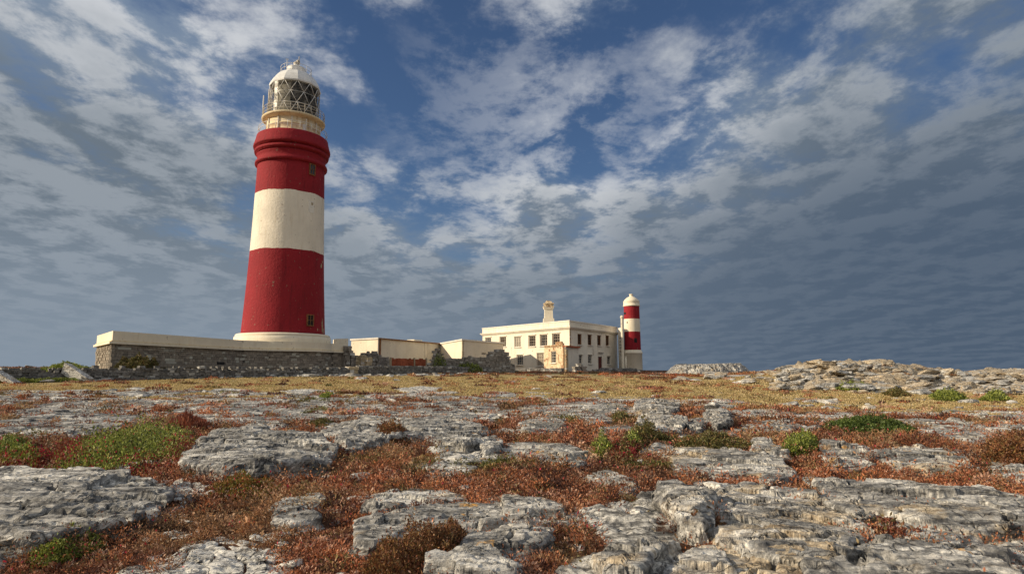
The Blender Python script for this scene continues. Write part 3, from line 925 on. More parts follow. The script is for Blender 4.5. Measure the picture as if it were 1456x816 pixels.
# moulded cornice in three rolls
mb = MB()
cp = [(4.13, 26.3), (4.14, 26.32), (4.46, 26.34), (4.48, 26.55), (4.42, 26.72), (4.22, 26.86), (4.18, 27.0), (4.2, 27.25), (4.28, 27.5), (4.34, 27.60), (4.22, 27.62), (4.22, 27.86),
      (4.58, 27.88), (4.62, 28.05), (4.58, 28.22), (4.34, 28.25), (4.34, 28.5), (4.74, 28.52), (4.78, 28.7), (4.75, 28.92), (4.68, 29.08), (4.62, 29.35), (4.52, 29.7), (4.44, 30.15), (4.36, 30.22), (3.1, 30.24)]
mb.lathe((TC.x, TC.y, 0), [(r * K, Zr(z)) for r, z in cp], 128, True, cap=(False, False))
cornice = mb.build('cornice', M['red'], tow)
# watch room
mb = MB()
wp = [(3.38, 30.2), (3.38, 30.4), (3.3, 30.42), (3.3, 31.32), (3.36, 31.34), (3.36, 31.46), (3.29, 31.49), (3.27, 32.4)]
mb.lathe((TC.x, TC.y, 0), [(r * K, Zr(z)) for r, z in wp], 96, True, cap=(False, False))
room = mb.build('watch_room', M['rusty_cream'], tow)
for ph in range(-150, 200, 30):
    mb = MB()
    e = around(ph - 4); t = Vector((-e.y, e.x, 0))
    p = Vector((TC.x, TC.y, 0)) + e * 3.36 * K
    mb.box(p + Vector((0, 0, Zr(31.22))), t * 0.06, e * 0.06, (0, 0, 0.97 * K))
    mb.build('pilaster', M['trim'], room)
mb = MB()
for ph in (22,):
    e = around(ph); t = Vector((-e.y, e.x, 0))
    mb.box(Vector((TC.x, TC.y, Zr(30.8))) + e * 3.33 * K, t * 0.16, e * 0.1, (0, 0, 0.55))
mb.build('downpipe', M['metal_white'], room)
# gallery
mb = MB()
gp = [(3.2, 32.2), (3.4, 32.3), (3.75, 32.42), (3.95, 32.5), (3.97, 32.66), (3.90, 32.74), (3.0, 32.76)]
mb.lathe((TC.x, TC.y, 0), [(r * K, Zr(z)) for r, z in gp], 96, True, cap=(False, False))
gal = mb.build('gallery_deck', M['rusty_cream'], tow)


def railing(name, rad, z0, h, n, rails, parent, r=0.035, mat='rail'):
    m_ = MB()
    c = Vector((TC.x, TC.y, 0))
    for i in range(n):
        a = 2 * math.pi * i / n
        e = Vector((math.cos(a), math.sin(a), 0))
        m_.tube(c + e * rad + Vector((0, 0, z0)), c + e * rad + Vector((0, 0, z0 + h)), r, 6)
    for q in rails:
        m_.ring(c + Vector((0, 0, z0 + h * q)), rad, r * 0.95, 72, 5)
    return m_.build(name, M[mat], parent)


railing('gallery_railing', 3.86 * K, Zr(32.74), 1.15, 28, (0.35, 0.68, 1.0), tow, 0.034)
railing('cornice_railing', 4.28 * K, Zr(30.22), 1.1, 18, (0.55, 1.0), tow, 0.032, 'metal_white')
# lantern: glazing with diagonal astragals
LB, LT, LR = 32.78, 37.2, 3.14 * K
mb = MB()
mb.lathe((TC.x, TC.y, 0), [(LR, Zr(LB)), (LR, Zr(LT))], 32, False, cap=(False, False))
glass = mb.build('lantern_glazing', M['glass'], tow)
mb = MB()
c = Vector((TC.x, TC.y, 0)); n = 12; rows = 3
def lp(i, j): 
    a = 2 * math.pi * (i + 0.5 * (j % 2)) / n + 0.16
    return c + Vector((math.cos(a), math.sin(a), 0)) * (LR + 0.02) + Vector((0, 0, Zr(LB) + (LT - LB) * K * j / rows))
for j in range(rows):
    for i in range(n):
        mb.tube(lp(i, j), lp(i, j + 1), 0.04, 5)
        mb.tube(lp(i, j), lp(i - 1 if j % 2 == 0 else i + 1, j + 1), 0.04, 5)
for j in range(rows + 1):
    for i in range(n):
        mb.tube(lp(i, j), lp(i + 1, j), 0.045 if 0 < j < rows else 0.08, 5)
mb.build('astragal', M['metal_white'], glass)
# service ladder rails and a stay on the sunlit side, as seen beside the glass
mb = MB()
for ph in (-84, -76, -66, -58):
    e = around(ph)
    mb.tube(c + e * (LR + 0.12) + Vector((0, 0, Zr(LB))), c + e * (LR + 0.12) + Vector((0, 0, Zr(36.0 if ph > -80 else 36.6))), 0.05, 6)
for k in range(9):
    mb.tube(c + around(-84) * (LR + 0.12) + Vector((0, 0, Zr(LB + 0.3 + 0.33 * k))), c + around(-76) * (LR + 0.12) + Vector((0, 0, Zr(LB + 0.3 + 0.33 * k))), 0.025, 5)
mb.build('ladder', M['rail'], tow)
mb = MB()
mb.tube(c + around(-80) * 3.86 * K + Vector((0, 0, Zr(32.74))), c + around(-80) * 3.86 * K + Vector((0, 0, Zr(35.5))), 0.09, 8)
mb.build('vent_pipe', M['metal_white'], tow)
# what stands inside: lens, pedestal, dark sheet standing in for shade on the right
mb = MB()
mb.lathe((TC.x, TC.y, 0), [(0.9, Zr(32.77)), (0.9, Zr(34.2)), (1.25, Zr(34.3)), (1.5, Zr(35.2)), (1.25, Zr(36.3)), (0.7, Zr(36.9)), (0.15, Zr(37.2))], 24, False, cap=(True, True))
mb.build('lens', M['pane'], tow)
mb = MB()
vs, fs = [], []
for k in range(25):
    e = around(-8 + 108 * k / 24)
    for z in (LB + 0.02, LT):
        vs.append(c + e * (LR - 0.35) + Vector((0, 0, Zr(z))))
for k in range(24):
    fs.append((2 * k, 2 * k + 2, 2 * k + 3, 2 * k + 1))
mb.raw(vs, fs)
mb.build('interior_shade_sheet', M['dark'], tow)
mb = MB()
vs, fs = [], []
for k in range(13):
    e = around(-72 + 60 * k / 12)
    for z in (LB + 0.02, LT - 0.1):
        vs.append(c + e * (LR - 0.45) + Vector((0, 0, Zr(z))))
for k in range(12):
    fs.append((2 * k, 2 * k + 2, 2 * k + 3, 2 * k + 1))
mb.raw(vs, fs)
mb.build('curtain', M['blind'], tow)
# dome
mb = MB()
dp = [(3.0, 37.1), (3.24, 37.12), (3.28, 37.3), (3.12, 37.7), (2.78, 38.3), (2.36, 38.8), (2.02, 39.05), (1.98, 39.1)]
mb.lathe((TC.x, TC.y, 0), [(r * K, Zr(z)) for r, z in dp], 12, False, cap=(True, True), rot=0.42)
dome = mb.build('dome', M['dome'], tow)
railing('dome_railing', 1.95 * K, Zr(39.08), 0.95, 12, (0.5, 1.0), dome, 0.028, 'metal_white')
mb = MB()
mb.lathe((TC.x, TC.y, 0), [(1.3, Zr(39.10)), (1.25, Zr(40.08)), (0.95, Zr(40.16)), (0.5, Zr(40.33)), (0.42, Zr(40.58))], 12, False, cap=(True, True), rot=0.42)
vent = mb.build('ventilator', M['dome'], dome)
mb = MB()
mb.lathe((TC.x, TC.y, 0), [(0.42, Zr(40.53)), (0.36, Zr(40.78)), (0.44, Zr(40.88)), (0.2, Zr(41.10)), (0.05, Zr(41.18))], 16, True, cap=(False, True))
e = around(40)
mb.box(c + e * 0.3 + Vector((0, 0, Zr(40.93))), e * 0.12, Vector((-e.y, e.x, 0)) * 0.2, (0, 0, 0.28))
mb.tube(c + e * 0.45 + Vector((0, 0, Zr(40.78))), c + e * 0.45 + Vector((0, 0, Zr(41.73))), 0.06, 6)
mb.build('wind_vane', M['rail'], dome)
mb = MB()
q = c + around(-75) * 1.25
mb.tube(q + Vector((0, 0, Zr(39.08))), q + Vector((0, 0, Zr(41.13))), 0.045, 6)
mb.box(q + Vector((0, 0, Zr(41.13))), right * 0.22, to_eye * 0.03, (0, 0, 0.03))
mb.build('antenna', M['metal_white'], dome)


def tower_window(phi, z, w, h, pane_mat, frame_mat, bars=True, parent=tow, kind='window'):
    e = around(phi); t = Vector((-e.y, e.x, 0)); rr = rad_at(z)
    p = c + e * (rr + 0.0) + Vector((0, 0, Zr(z)))
    m_ = MB()
    for s in (-1, 1):
        m_.box(p + t * s * (w / 2 + 0.06), t * 0.06, e * 0.14, (0, 0, h / 2 + 0.12))
    m_.box(p + Vector((0, 0, h / 2 + 0.06)), t * (w / 2 - 0.002), e * 0.138, (0, 0, 0.058))
    m_.box(p - Vector((0, 0, h / 2 + 0.06)), t * (w / 2 - 0.002), e * 0.17, (0, 0, 0.058))
    o = m_.build(kind, M[frame_mat], parent)
    m_ = MB()
    m_.box(p + e * 0.02, t * w / 2, e * 0.06, (0, 0, h / 2))
    m_.build('pane', M[pane_mat], o)
    if bars:
        m_ = MB()
        m_.box(p + e * 0.095, t * 0.03, e * 0.02, (0, 0, h / 2))
        m_.box(p + e * 0.095, t * w / 2, e * 0.018, (0, 0, 0.03))
        m_.build('glazing_bar', M['rust'], o)
    return o


tower_window(36, 25.45, 0.66, 1.25, 'pane', 'rust')
tower_window(37, 6.35, 0.78, 1.2, 'dark', 'rust')
e = around(36); t = Vector((-e.y, e.x, 0))
mb = MB()
mb.box(c + e * (rad_at(20.7) - 0.03) + Vector((0, 0, Zr(20.6))), t * 0.42, e * 0.07, (0, 0, 0.75))
bl = mb.build('blocked_window', M['trim'], tow)
mb = MB()
mb.box(c + e * (rad_at(21.0) + 0.03) + t * 0.1 + Vector((0, 0, Zr(21.0))), t * 0.14, e * 0.03, (0, 0, 0.16), jit=0.3)
mb.build('chipped_hole', M['sand_stone'], bl)
# flaked paint high up and by the foot, on the right
def flake(phi, z, w, h, seed):
    rg = random.Random(seed); e_ = around(phi); m_ = MB(); ring_ = []
    for k in range(16):
        a = 2 * math.pi * k / 16; q_ = rg.uniform(0.45, 1.0)
        zz_ = z + h / 2 * math.sin(a) * q_
        ee = around(phi + math.degrees(w / 2 * math.cos(a) * q_ / rad_at(z)))
        ring_.append(c + ee * (rad_at(zz_) + 0.012) + Vector((0, 0, Zr(zz_))))
    m_.raw([c + around(phi) * (rad_at(z) + 0.014) + Vector((0, 0, Zr(z)))] + ring_, [(0, 1 + k, 1 + (k + 1) % 16) for k in range(16)])
    m_.build('flaked_patch', M['sand_stone'], shaft)
flake(66, 5.9, 0.55, 2.4, 3); flake(64, 13.4, 0.5, 0.8, 5); flake(52, 5.3, 0.25, 0.5, 8); flake(70, 14.0, 0.4, 0.5, 11); flake(72, 5.2, 0.5, 1.1, 14)
# round plinth
mb = MB()
pz = EYE
pp = [(5.15, 4.75), (5.45, 4.72), (5.62, 4.62), (5.64, 4.45), (5.56, 4.38), (5.75, 4.36), (5.78, 3.9), (5.78, 3.5)]
mb.lathe((TC.x, TC.y, 0), [(r * K, Zr(z)) for r, z in pp], 112, True, cap=(False, False))
mb.build('plinth', M['cream'], tow)

# ------------------------------------------------------------------ stone platform the tower stands on
P0 = Vector((ray(160, 480)[0] * 56, 56)); PM = Vector((ray(345, 485)[0] * 72.5, 72.5)); P1 = Vector((ray(491, 490)[0] * 82, 82))
P0b = Vector((ray(138, 480)[0] * 63.5, 63.5))
P1b = P1 + Vector((-4.5, 9.0)); PMb = Vector((TC.x - 9, TC.y + 9))
RP = 6.25 * K


def arc(r):
    """round bay of the platform in front of the tower, between the two straight walls"""
    pts = []
    for ph in np.linspace(-62, 66, 33):
        e_ = around(float(ph))
        pts.append(Vector((TC.x, TC.y)) + Vector((e_.x, e_.y)) * r)
    return pts


plat = empty('stone_platform', ((P0.x + P1.x) / 2, (P0.y + P1.y) / 2, 1.0), 'long grey stone platform under the big lighthouse, with cream parapet and coping', 'platform')


def seg_hit(a, b, r, first):
    """point where segment a-b meets the circle of radius r round the tower"""
    cc = Vector((TC.x, TC.y)); best = None
    for k in range(401):
        q = a.lerp(b, k / 400)
        if (q - cc).length <= r:
            if first: return q
            best = q
    return best


def outline(off, r):
    """front line of the platform moved outwards by off"""
    def shift(a, b):
        d = (b - a).normalized(); nn = Vector((d.y, -d.x)) * off
        return a + nn, b + nn
    a0, a1 = shift(P0b, P0); b0, b1 = shift(P0, PM); c0_, c1_ = shift(PM, P1); d0, d1 = shift(P1, P1b)
    def cross(p, p2, q, q2):
        d1_, d2_ = p2 - p, q2 - q
        den_ = d1_.x * d2_.y - d1_.y * d2_.x
        t_ = ((q.x - p.x) * d2_.y - (q.y - p.y) * d2_.x) / den_
        return p + d1_ * t_
    A = a0; B = cross(a0, a1, b0, b1); Cc = cross(b0, b1, c0_, c1_); Dd = cross(c0_, c1_, d0, d1); E = d1
    h1 = seg_hit(B, Cc, r, True); mid = []
    if h1 is None:
        h1 = seg_hit(Cc, Dd, r, True); mid = [Cc]
    h2 = seg_hit(Cc, Dd, r, False)
    cc = Vector((TC.x, TC.y))
    a_1 = math.atan2(h1.y - cc.y, h1.x - cc.x); a_2 = math.atan2(h2.y - cc.y, h2.x - cc.x)
    if a_2 < a_1: a_2 += 2 * math.pi
    bay = [cc + Vector((math.cos(a_1 + (a_2 - a_1) * k / 28), math.sin(a_1 + (a_2 - a_1) * k / 28))) * r for k in range(29)]
    return [A, B] + mid + bay + [Dd, E]


def band(off0, r0, z0, z1, mat, name, back=True):
    pts = outline(off0, r0)
    poly = [(p.x, p.y) for p in pts] + [(PMb.x, PMb.y)]
    m_ = MB()
    n_ = len(poly)
    vs = [(x, y, z0) for x, y in poly] + [(x, y, z1) for x, y in poly]
    fs = [tuple(range(n_))[::-1], tuple(range(n_, 2 * n_))] + [(i, (i + 1) % n_, n_ + (i + 1) % n_, n_ + i) for i in range(n_)]
    m_.raw(vs, fs)
    return m_.build(name, M[mat], plat)


ZT = EYE + 3.68
band(-0.12, RP - 0.1, -0.5, EYE + 2.53, 'mortar', 'core')
band(0.0, RP + 0.02, EYE + 2.86, ZT, 'cream', 'parapet')
band(0.26, RP + 0.30, EYE + 2.54, EYE + 2.74, 'cream', 'coping')
band(0.10, RP + 0.14, EYE + 2.742, EYE + 2.858, 'rusty_cream', 'coping_bed')
# stone facing: every stone is pattern of the one wall face
mb = MB()
pts = outline(0.0, RP)
rows_z = []
z = 0.35
while z < EYE + 2.50:
    h = random.uniform(0.17, 0.30); rows_z.append((z, min(h, EYE + 2.53 - z))); z += h
acc = [0.0]
for a, b in zip(pts, pts[1:]):
    acc.append(acc[-1] + (b - a).length)
def along(s):
    k = max(0, min(len(acc) - 2, int(np.searchsorted(acc, s) - 1)))
    a, b = pts[k], pts[k + 1]
    return a.lerp(b, (s - acc[k]) / max(1e-6, acc[k + 1] - acc[k])), (b - a).normalized()
for z, h in rows_z:
    s = random.uniform(0, 0.3)
    while s < acc[-1] - 0.2:
        w = random.uniform(0.25, 0.85); w = min(w, acc[-1] - s)
        # stones do not bend round the two corners
        for cnr in (acc[1],):
            if s < cnr < s + w: w = cnr - s
        if w < 0.1: s += w + 0.01; continue
        p, d = along(s + w / 2); nn = Vector((d.y, -d.x))
        out_ = random.uniform(-0.03, 0.05)
        mb.box(Vector((p.x + nn.x * (out_ - 0.13), p.y + nn.y * (out_ - 0.13), z + h / 2)), Vector((d.x, d.y, 0)) * (w / 2 - 0.012), Vector((nn.x, nn.y, 0)) * 0.13, (0, 0, h / 2 - 0.010), jit=0.06)
        s += w
fac = mb.build('stone_facing', M['wall_stone'], plat)
# sill course and drain hole low in the wall
mb = MB()
for k in range(len(pts) - 1):
    if k == 0: continue
    a, b = pts[k], pts[k + 1]
    d = (b - a).normalized(); nn = Vector((d.y, -d.x))
    m_ = (a + b) / 2 + nn * 0.06
    mb.box((m_.x, m_.y, EYE + 0.72), Vector((d.x, d.y, 0)) * ((b - a).length / 2 - 0.004), Vector((nn.x, nn.y, 0)) * 0.12, (0, 0, 0.16))
mb.build('stone_ledge', M['wall_stone'], plat)
mb = MB()
p = P0.lerp(PM, 0.80); d = (PM - P0).normalized(); nn = Vector((d.y, -d.x)); p = p + nn * 0.08
mb.box((p.x, p.y, EYE + 0.95), Vector((d.x, d.y, 0)) * 0.55, Vector((nn.x, nn.y, 0)) * 0.03, (0, 0, 0.22))
mb.build('drain_opening', M['dark'], plat)
# small cream block rising behind the right end of the parapet
mb = MB()
q0 = at(478, 490, 86); q1 = at(494, 488, 86); zt = at(487, 482, 86).z
mb.hexa([(q0.x, 85.4, EYE + 2.6), (q1.x, 86.4, EYE + 2.6), (q1.x - 1, 89, EYE + 2.6), (q0.x - 1, 88, EYE + 2.6), (q0.x, 85.4, zt), (q1.x, 86.4, zt + 0.1), (q1.x - 1, 89, zt + 0.1), (q0.x - 1, 88, zt)])
o = mb.build('cream_block', M['cream'])
settle(tag(o, 'short cream wall end standing between the platform and the long low building', 'wall'))


# ------------------------------------------------------------------ walls with openings
def wall_face(mb_, a, b, z0, z1, holes, depth=0.28, m=0, m_rev=0):
    """vertical face from a to b (2D), outside on the right of a->b; holes [(s0, s1, za, zb)] are real openings with reveals"""
    L = (b - a).length; d = (b - a) / L; inn = Vector((-d.y, d.x)) * depth
    xs = sorted({0.0, L} | {v for h in holes for v in h[:2]}); zs_ = sorted({z0, z1} | {v for h in holes for v in h[2:4]})
    P = lambda s, z, k=0.0: (a.x + d.x * s + inn.x * k, a.y + d.y * s + inn.y * k, z)
    for i in range(len(xs) - 1):
        for j in range(len(zs_) - 1):
            sx, sz = 0.5 * (xs[i] + xs[i + 1]), 0.5 * (zs_[j] + zs_[j + 1])
            if any(h[0] < sx < h[1] and h[2] < sz < h[3] for h in holes):
                continue
            mb_.quad(P(xs[i], zs_[j]), P(xs[i + 1], zs_[j]), P(xs[i + 1], zs_[j + 1]), P(xs[i], zs_[j + 1]), m)
    for s0, s1, za, zb in holes:
        mb_.quad(P(s0, za), P(s0, za, 1), P(s0, zb, 1), P(s0, zb), m_rev)
        mb_.quad(P(s1, za, 1), P(s1, za), P(s1, zb), P(s1, zb, 1), m_rev)
        mb_.quad(P(s0, za), P(s1, za), P(s1, za, 1), P(s0, za, 1), m_rev)
        mb_.quad(P(s0, zb, 1), P(s1, zb, 1), P(s1, zb), P(s0, zb), m_rev)


def window_in(a, b, hole, parent, depth=0.28, name='window', pane='pane', nx=3, nz=4, bars=True, fm='frame', sill=True, hood=False, grille=False):
    L = (b - a).length; d = (b - a) / L; inn = Vector((-d.y, d.x))
    s0, s1, za, zb = hole
    D3, I3 = Vector((d.x, d.y, 0)), Vector((inn.x, inn.y, 0))
    ctr = Vector((a.x + d.x * (s0 + s1) / 2, a.y + d.y * (s0 + s1) / 2, (za + zb) / 2)) + I3 * (depth - 0.12)
    w, h = (s1 - s0) / 2 - 0.004, (zb - za) / 2 - 0.004
    m_ = MB(); f = 0.065
    for s in (-1, 1):
        m_.box(ctr + D3 * s * (w - f), D3 * f, I3 * 0.05, (0, 0, h))
        m_.box(ctr + Vector((0, 0, s * (h - f))), D3 * (w - 2 * f - 0.002), I3 * 0.048, (0, 0, f))
    if bars:
        for k in range(1, nx):
            m_.box(ctr + D3 * (w * (2 * k / nx - 1)), D3 * 0.022, I3 * 0.03, (0, 0, h - 2 * f - 0.002))
        for k in range(1, nz):
            m_.box(ctr + Vector((0, 0, h * (2 * k / nz - 1))), D3 * (w - 2 * f - 0.003), I3 * 0.027, (0, 0, 0.022))
    o = m_.build(name, M[fm], parent)
    m_ = MB(); m_.box(ctr + I3 * 0.075, D3 * w, I3 * 0.02, (0, 0, h)); m_.build('pane', M[pane], o)
    if sill:
        m_ = MB(); m_.box(ctr - I3 * (depth - 0.06) + Vector((0, 0, -h - 0.062)), D3 * (w + 0.12), I3 * 0.13, (0, 0, 0.06)); m_.build('sill', M['trim'], o)
    if hood:
        m_ = MB()
        m_.box(ctr - I3 * (depth - 0.08) + Vector((0, 0, h + 0.13)), D3 * (w + 0.15), I3 * 0.07, (0, 0, 0.08)); m_.build('hood_mould', M['house_wall'], o)
    if grille:
        m_ = MB()
        for k in range(5):
            m_.tube(ctr - I3 * (depth - 0.04) + D3 * (w * (k / 2 - 1) * 0.9) - Vector((0, 0, h)), ctr - I3 * (depth - 0.04) + D3 * (w * (k / 2 - 1) * 0.9) + Vector((0, 0, h)), 0.018, 5)
        m_.build('grille', M['rust'], o)
    return o


def s_of(a, b, px):
    """distance along wall a->b at which the photo column px meets it"""
    u = ray(px, 500)[0]; d = b - a
    t_ = (u * a.y - a.x) / (d.x - u * d.y)
    return t_ * d.length


def z_of(a, b, px, row):
    u, w = ray(px, row); d = b - a
    t_ = (u * a.y - a.x) / (d.x - u * d.y)
    return EYE + w * (a.y + d.y * t_)


# ------------------------------------------------------------------ keeper's house
HC = Vector((at(810, 500, 105).x, 105.0)); HL = Vector((at(686, 500, 124).x, 124.0)); HR = Vector((at(878, 500, 121).x, 121.0))
HB = HL + (HR - HC)
z0 = 0.6; zr = EYE + 0.0825 * 105 - 0.0
zc0 = EYE + 7.15                            # underside of the cornice
house = empty('keepers_house', (HC.x, HC.y + 8, 1.5), 'two-storey cream house with flat parapet roof and rows of barred windows', 'house')
holes_f, holes_l, wf, wl = [], [], [], []
for px, r0_, r1_, w in ((824.5, 475.0, 490.0, 1.5), (838.8, 476, 490.8, 1.5), (852.2, 477, 491.2, 1.5), (864, 477.2, 491.5, 1.5)):
    s = s_of(HC, HR, px); holes_f.append((s - w / 2, s + w / 2, z_of(HC, HR, px, r1_), z_of(HC, HR, px, r0_)))
for px, r0_, r1_ in ((825, 504.5, 517), (838.8, 504.5, 517), (865.5, 506.5, 518)):
    s = s_of(HC, HR, px); holes_f.append((s - 0.75, s + 0.75, z_of(HC, HR, px, r1_), z_of(HC, HR, px, r0_)))
sd = s_of(HC, HR, 853.3); door = (sd - 0.85, sd + 0.85, 1.3, z_of(HC, HR, 853.3, 507))
# along the left facade s runs from HL to HC
for px, r0_, r1_ in ((694, 480, 492.0), (715, 478.8, 493), (736, 478.5, 493.5), (756.5, 477, 492.6), (773, 475.6, 491.8), (790.6, 474, 490.5)):
    s = s_of(HL, HC, px); holes_l.append((s - 0.95, s + 0.95, z_of(HL, HC, px, r1_), z_of(HL, HC, px, r0_)))
for px, r0_, r1_ in ((739, 504.5, 519), (768.2, 502, 520)):
    s = s_of(HL, HC, px); holes_l.append((s - 0.9, s + 0.9, z_of(HL, HC, px, r1_), z_of(HL, HC, px, r0_)))
mb = MB()
wall_face(mb, HC, HR, z0, zc0, holes_f + [door], 0.3)
wall_face(mb, HL, HC, z0, zc0, holes_l, 0.3)
wall_face(mb, HR, HB, z0, zc0, [], 0.3)
wall_face(mb, HB, HL, z0, zc0, [], 0.3)
mb.build('wall', M['house_wall'], house)
for h in holes_f[:4]:
    window_in(HC, HR, h, house, 0.3, nx=2, nz=4, hood=True, fm='rust', pane='dark')
for h in holes_f[4:]:
    window_in(HC, HR, h, house, 0.3, nx=2, nz=3, hood=True, fm='frame')
for h in holes_l:
    window_in(HL, HC, h, house, 0.3, nx=3, nz=4, hood=True, grille=holes_l.index(h) in (1, 3, 4, 5, 7), pane=('pane', 'dark', 'blind', 'dark', 'pane', 'dark', 'pane', 'blind')[holes_l.index(h)])
d2 = (HR - HC).normalized(); D3 = Vector((d2.x, d2.y, 0)); I3 = Vector((-d2.y, d2.x, 0))
pc = Vector((HC.x + d2.x * sd, HC.y + d2.y * sd, 0)) + I3 * 0.2
mb = MB(); mb.box(pc + Vector((0, 0, (door[2] + door[3]) / 2)), D3 * 0.84, I3 * 0.05, (0, 0, (door[3] - door[2]) / 2 - 0.01))
for s in (-1, 1):
    for zz_ in (0.27, 0.72):
        mb.box(pc - I3 * 0.062 + D3 * s * 0.4 + Vector((0, 0, door[2] + (door[3] - door[2]) * zz_)), D3 * 0.28, I3 * 0.012, (0, 0, 0.42))
dr = mb.build('door', M['door'], house)
mb = MB(); mb.box(pc - I3 * 0.09 + D3 * 0.7 + Vector((0, 0, door[2] + 1.1)), D3 * 0.05, I3 * 0.04, (0, 0, 0.09)); mb.build('handle', M['rust'], dr)
mb = MB(); mb.box(pc - I3 * 0.28 + Vector((0, 0, door[3] + 0.75)), D3 * 0.9, I3 * 0.22, (0, 0, 0.07)); mb.build('door_canopy', M['frame'], house)
# cornice, parapet, roof


def expand(pts_, off):
    n_ = len(pts_); out2 = []
    for i in range(n_):
        p, q, r_ = pts_[i - 1], pts_[i], pts_[(i + 1) % n_]
        d1_, d2_ = (q - p).normalized(), (r_ - q).normalized()
        n1, n2 = Vector((d1_.y, -d1_.x)), Vector((d2_.y, -d2_.x))
        bi = (n1 + n2).normalized()
        out2.append(q + bi * off / max(0.3, bi.dot(n1)))
    return [(v.x, v.y) for v in out2]


HP = [HL, HC, HR, HB]
mb = MB()
mb.prism(expand(HP, 0.10), zc0, zc0 + 0.14); mb.prism(expand(HP, 0.28), zc0 + 0.14, zc0 + 0.30); mb.prism(expand(HP, 0.42), zc0 + 0.30, zc0 + 0.46)
mb.build('cornice', M['house_wall'], house)
mb = MB(); mb.prism(expand(HP, 0.05), zc0 + 0.46, zr - 0.18); mb.build('parapet', M['house_wall'], house)
mb = MB(); mb.prism(expand(HP, 0.12), zr - 0.18, zr); rf = mb.build('roof', M['trim'], house)
# chimney with a broken brick head
cpx = at(780, 457, 118); cx_, cy_ = cpx.x, 118.0
zt = at(780, 427.5, 118).z
mb = MB()
def stk(w0, w1, za, zb, m=0):
    mb.hexa([(cx_ - w0, cy_ - w0, za), (cx_ + w0, cy_ - w0, za), (cx_ + w0, cy_ + w0, za), (cx_ - w0, cy_ + w0, za), (cx_ - w1, cy_ - w1, zb), (cx_ + w1, cy_ - w1, zb), (cx_ + w1, cy_ + w1, zb), (cx_ - w1, cy_ + w1, zb)], m)
hh = zt - zr
stk(1.02, 0.98, zr + 0.002, zr + hh * 0.28); stk(0.80, 0.74, zr + hh * 0.28, zr + hh * 0.66); stk(0.90, 0.95, zr + hh * 0.66, zr + hh * 0.73); stk(1.0, 1.0, zr + hh * 0.73, zr + hh * 0.77, 1)
stk(0.82, 0.8, zr + hh * 0.77, zr + hh * 0.85, 1); stk(0.95, 0.92, zr + hh * 0.85, zr + hh * 0.89, 1); stk(0.7, 0.55, zr + hh * 0.89, zr + hh * 0.96, 1)
mb.box((cx_, cy_, zr + hh * 0.98), (0.3, 0, 0), (0, 0.3, 0), (0, 0, 0.1), 1, jit=0.3)
for k in range(10):
    mb.box((cx_ + random.uniform(-1, 1), cy_ - 0.95, zr + hh * random.uniform(0.72, 0.92)), (0.16, 0, 0), (0, 0.1, 0), (0, 0, 0.08), 1, jit=0.3)
mb.build('chimney', [M['cream'], M['plastered_brick']], house)
# exposed quoins on the corner
mb = MB()
dl = (HL - HC).normalized()
z = zc0 - 3.0
while z < zc0 - 0.15:
    h = random.uniform(0.22, 0.34)
    mb.box((HC.x + d2.x * 0.26, HC.y + d2.y * 0.26, z + h / 2), D3 * random.uniform(0.16, 0.3), I3 * 0.04, (0, 0, h / 2 - 0.02), jit=0.08)
    z += h
mb.build('quoin', M['sand_stone'], house)
for px, rr0, rr1 in ((843, 492, 505), (856, 470, 476)):
    mb = MB()
    s = s_of(HC, HR, px); p = Vector((HC.x + d2.x * s, HC.y + d2.y * s, 0)) - I3 * 0.05
    mb.tube(p + Vector((0, 0, z_of(HC, HR, px, rr1))), p + Vector((0, 0, z_of(HC, HR, px, rr0))), 0.05, 6)
    mb.build('downpipe', M['rail'], house)

# ruined brick lean-to in front of the corner
lean = empty('ruined_lean_to', (HC.x - 2.5, HC.y - 1.5, 1.5), 'roofless brick lean-to with peeling plaster, against the corner of the house', 'ruin')
LA = Vector((at(773.5, 500, 106.5).x, 106.5)); LCn = Vector((at(804, 500, 100).x, 100.0)); LE = Vector((at(823, 500, 104.5).x, 104.5))
s = s_of(LA, LCn, 787); hl = (s - 0.85, s + 0.85, z_of(LA, LCn, 787, 516), z_of(LA, LCn, 787, 499))
mb = MB()
zt = z_of(LA, LCn, 790, 492.8)
wall_face(mb, LA, LCn, 0.6, zt, [hl], 0.3)
dn = (LCn - LA).normalized(); L_ = (LCn - LA).length
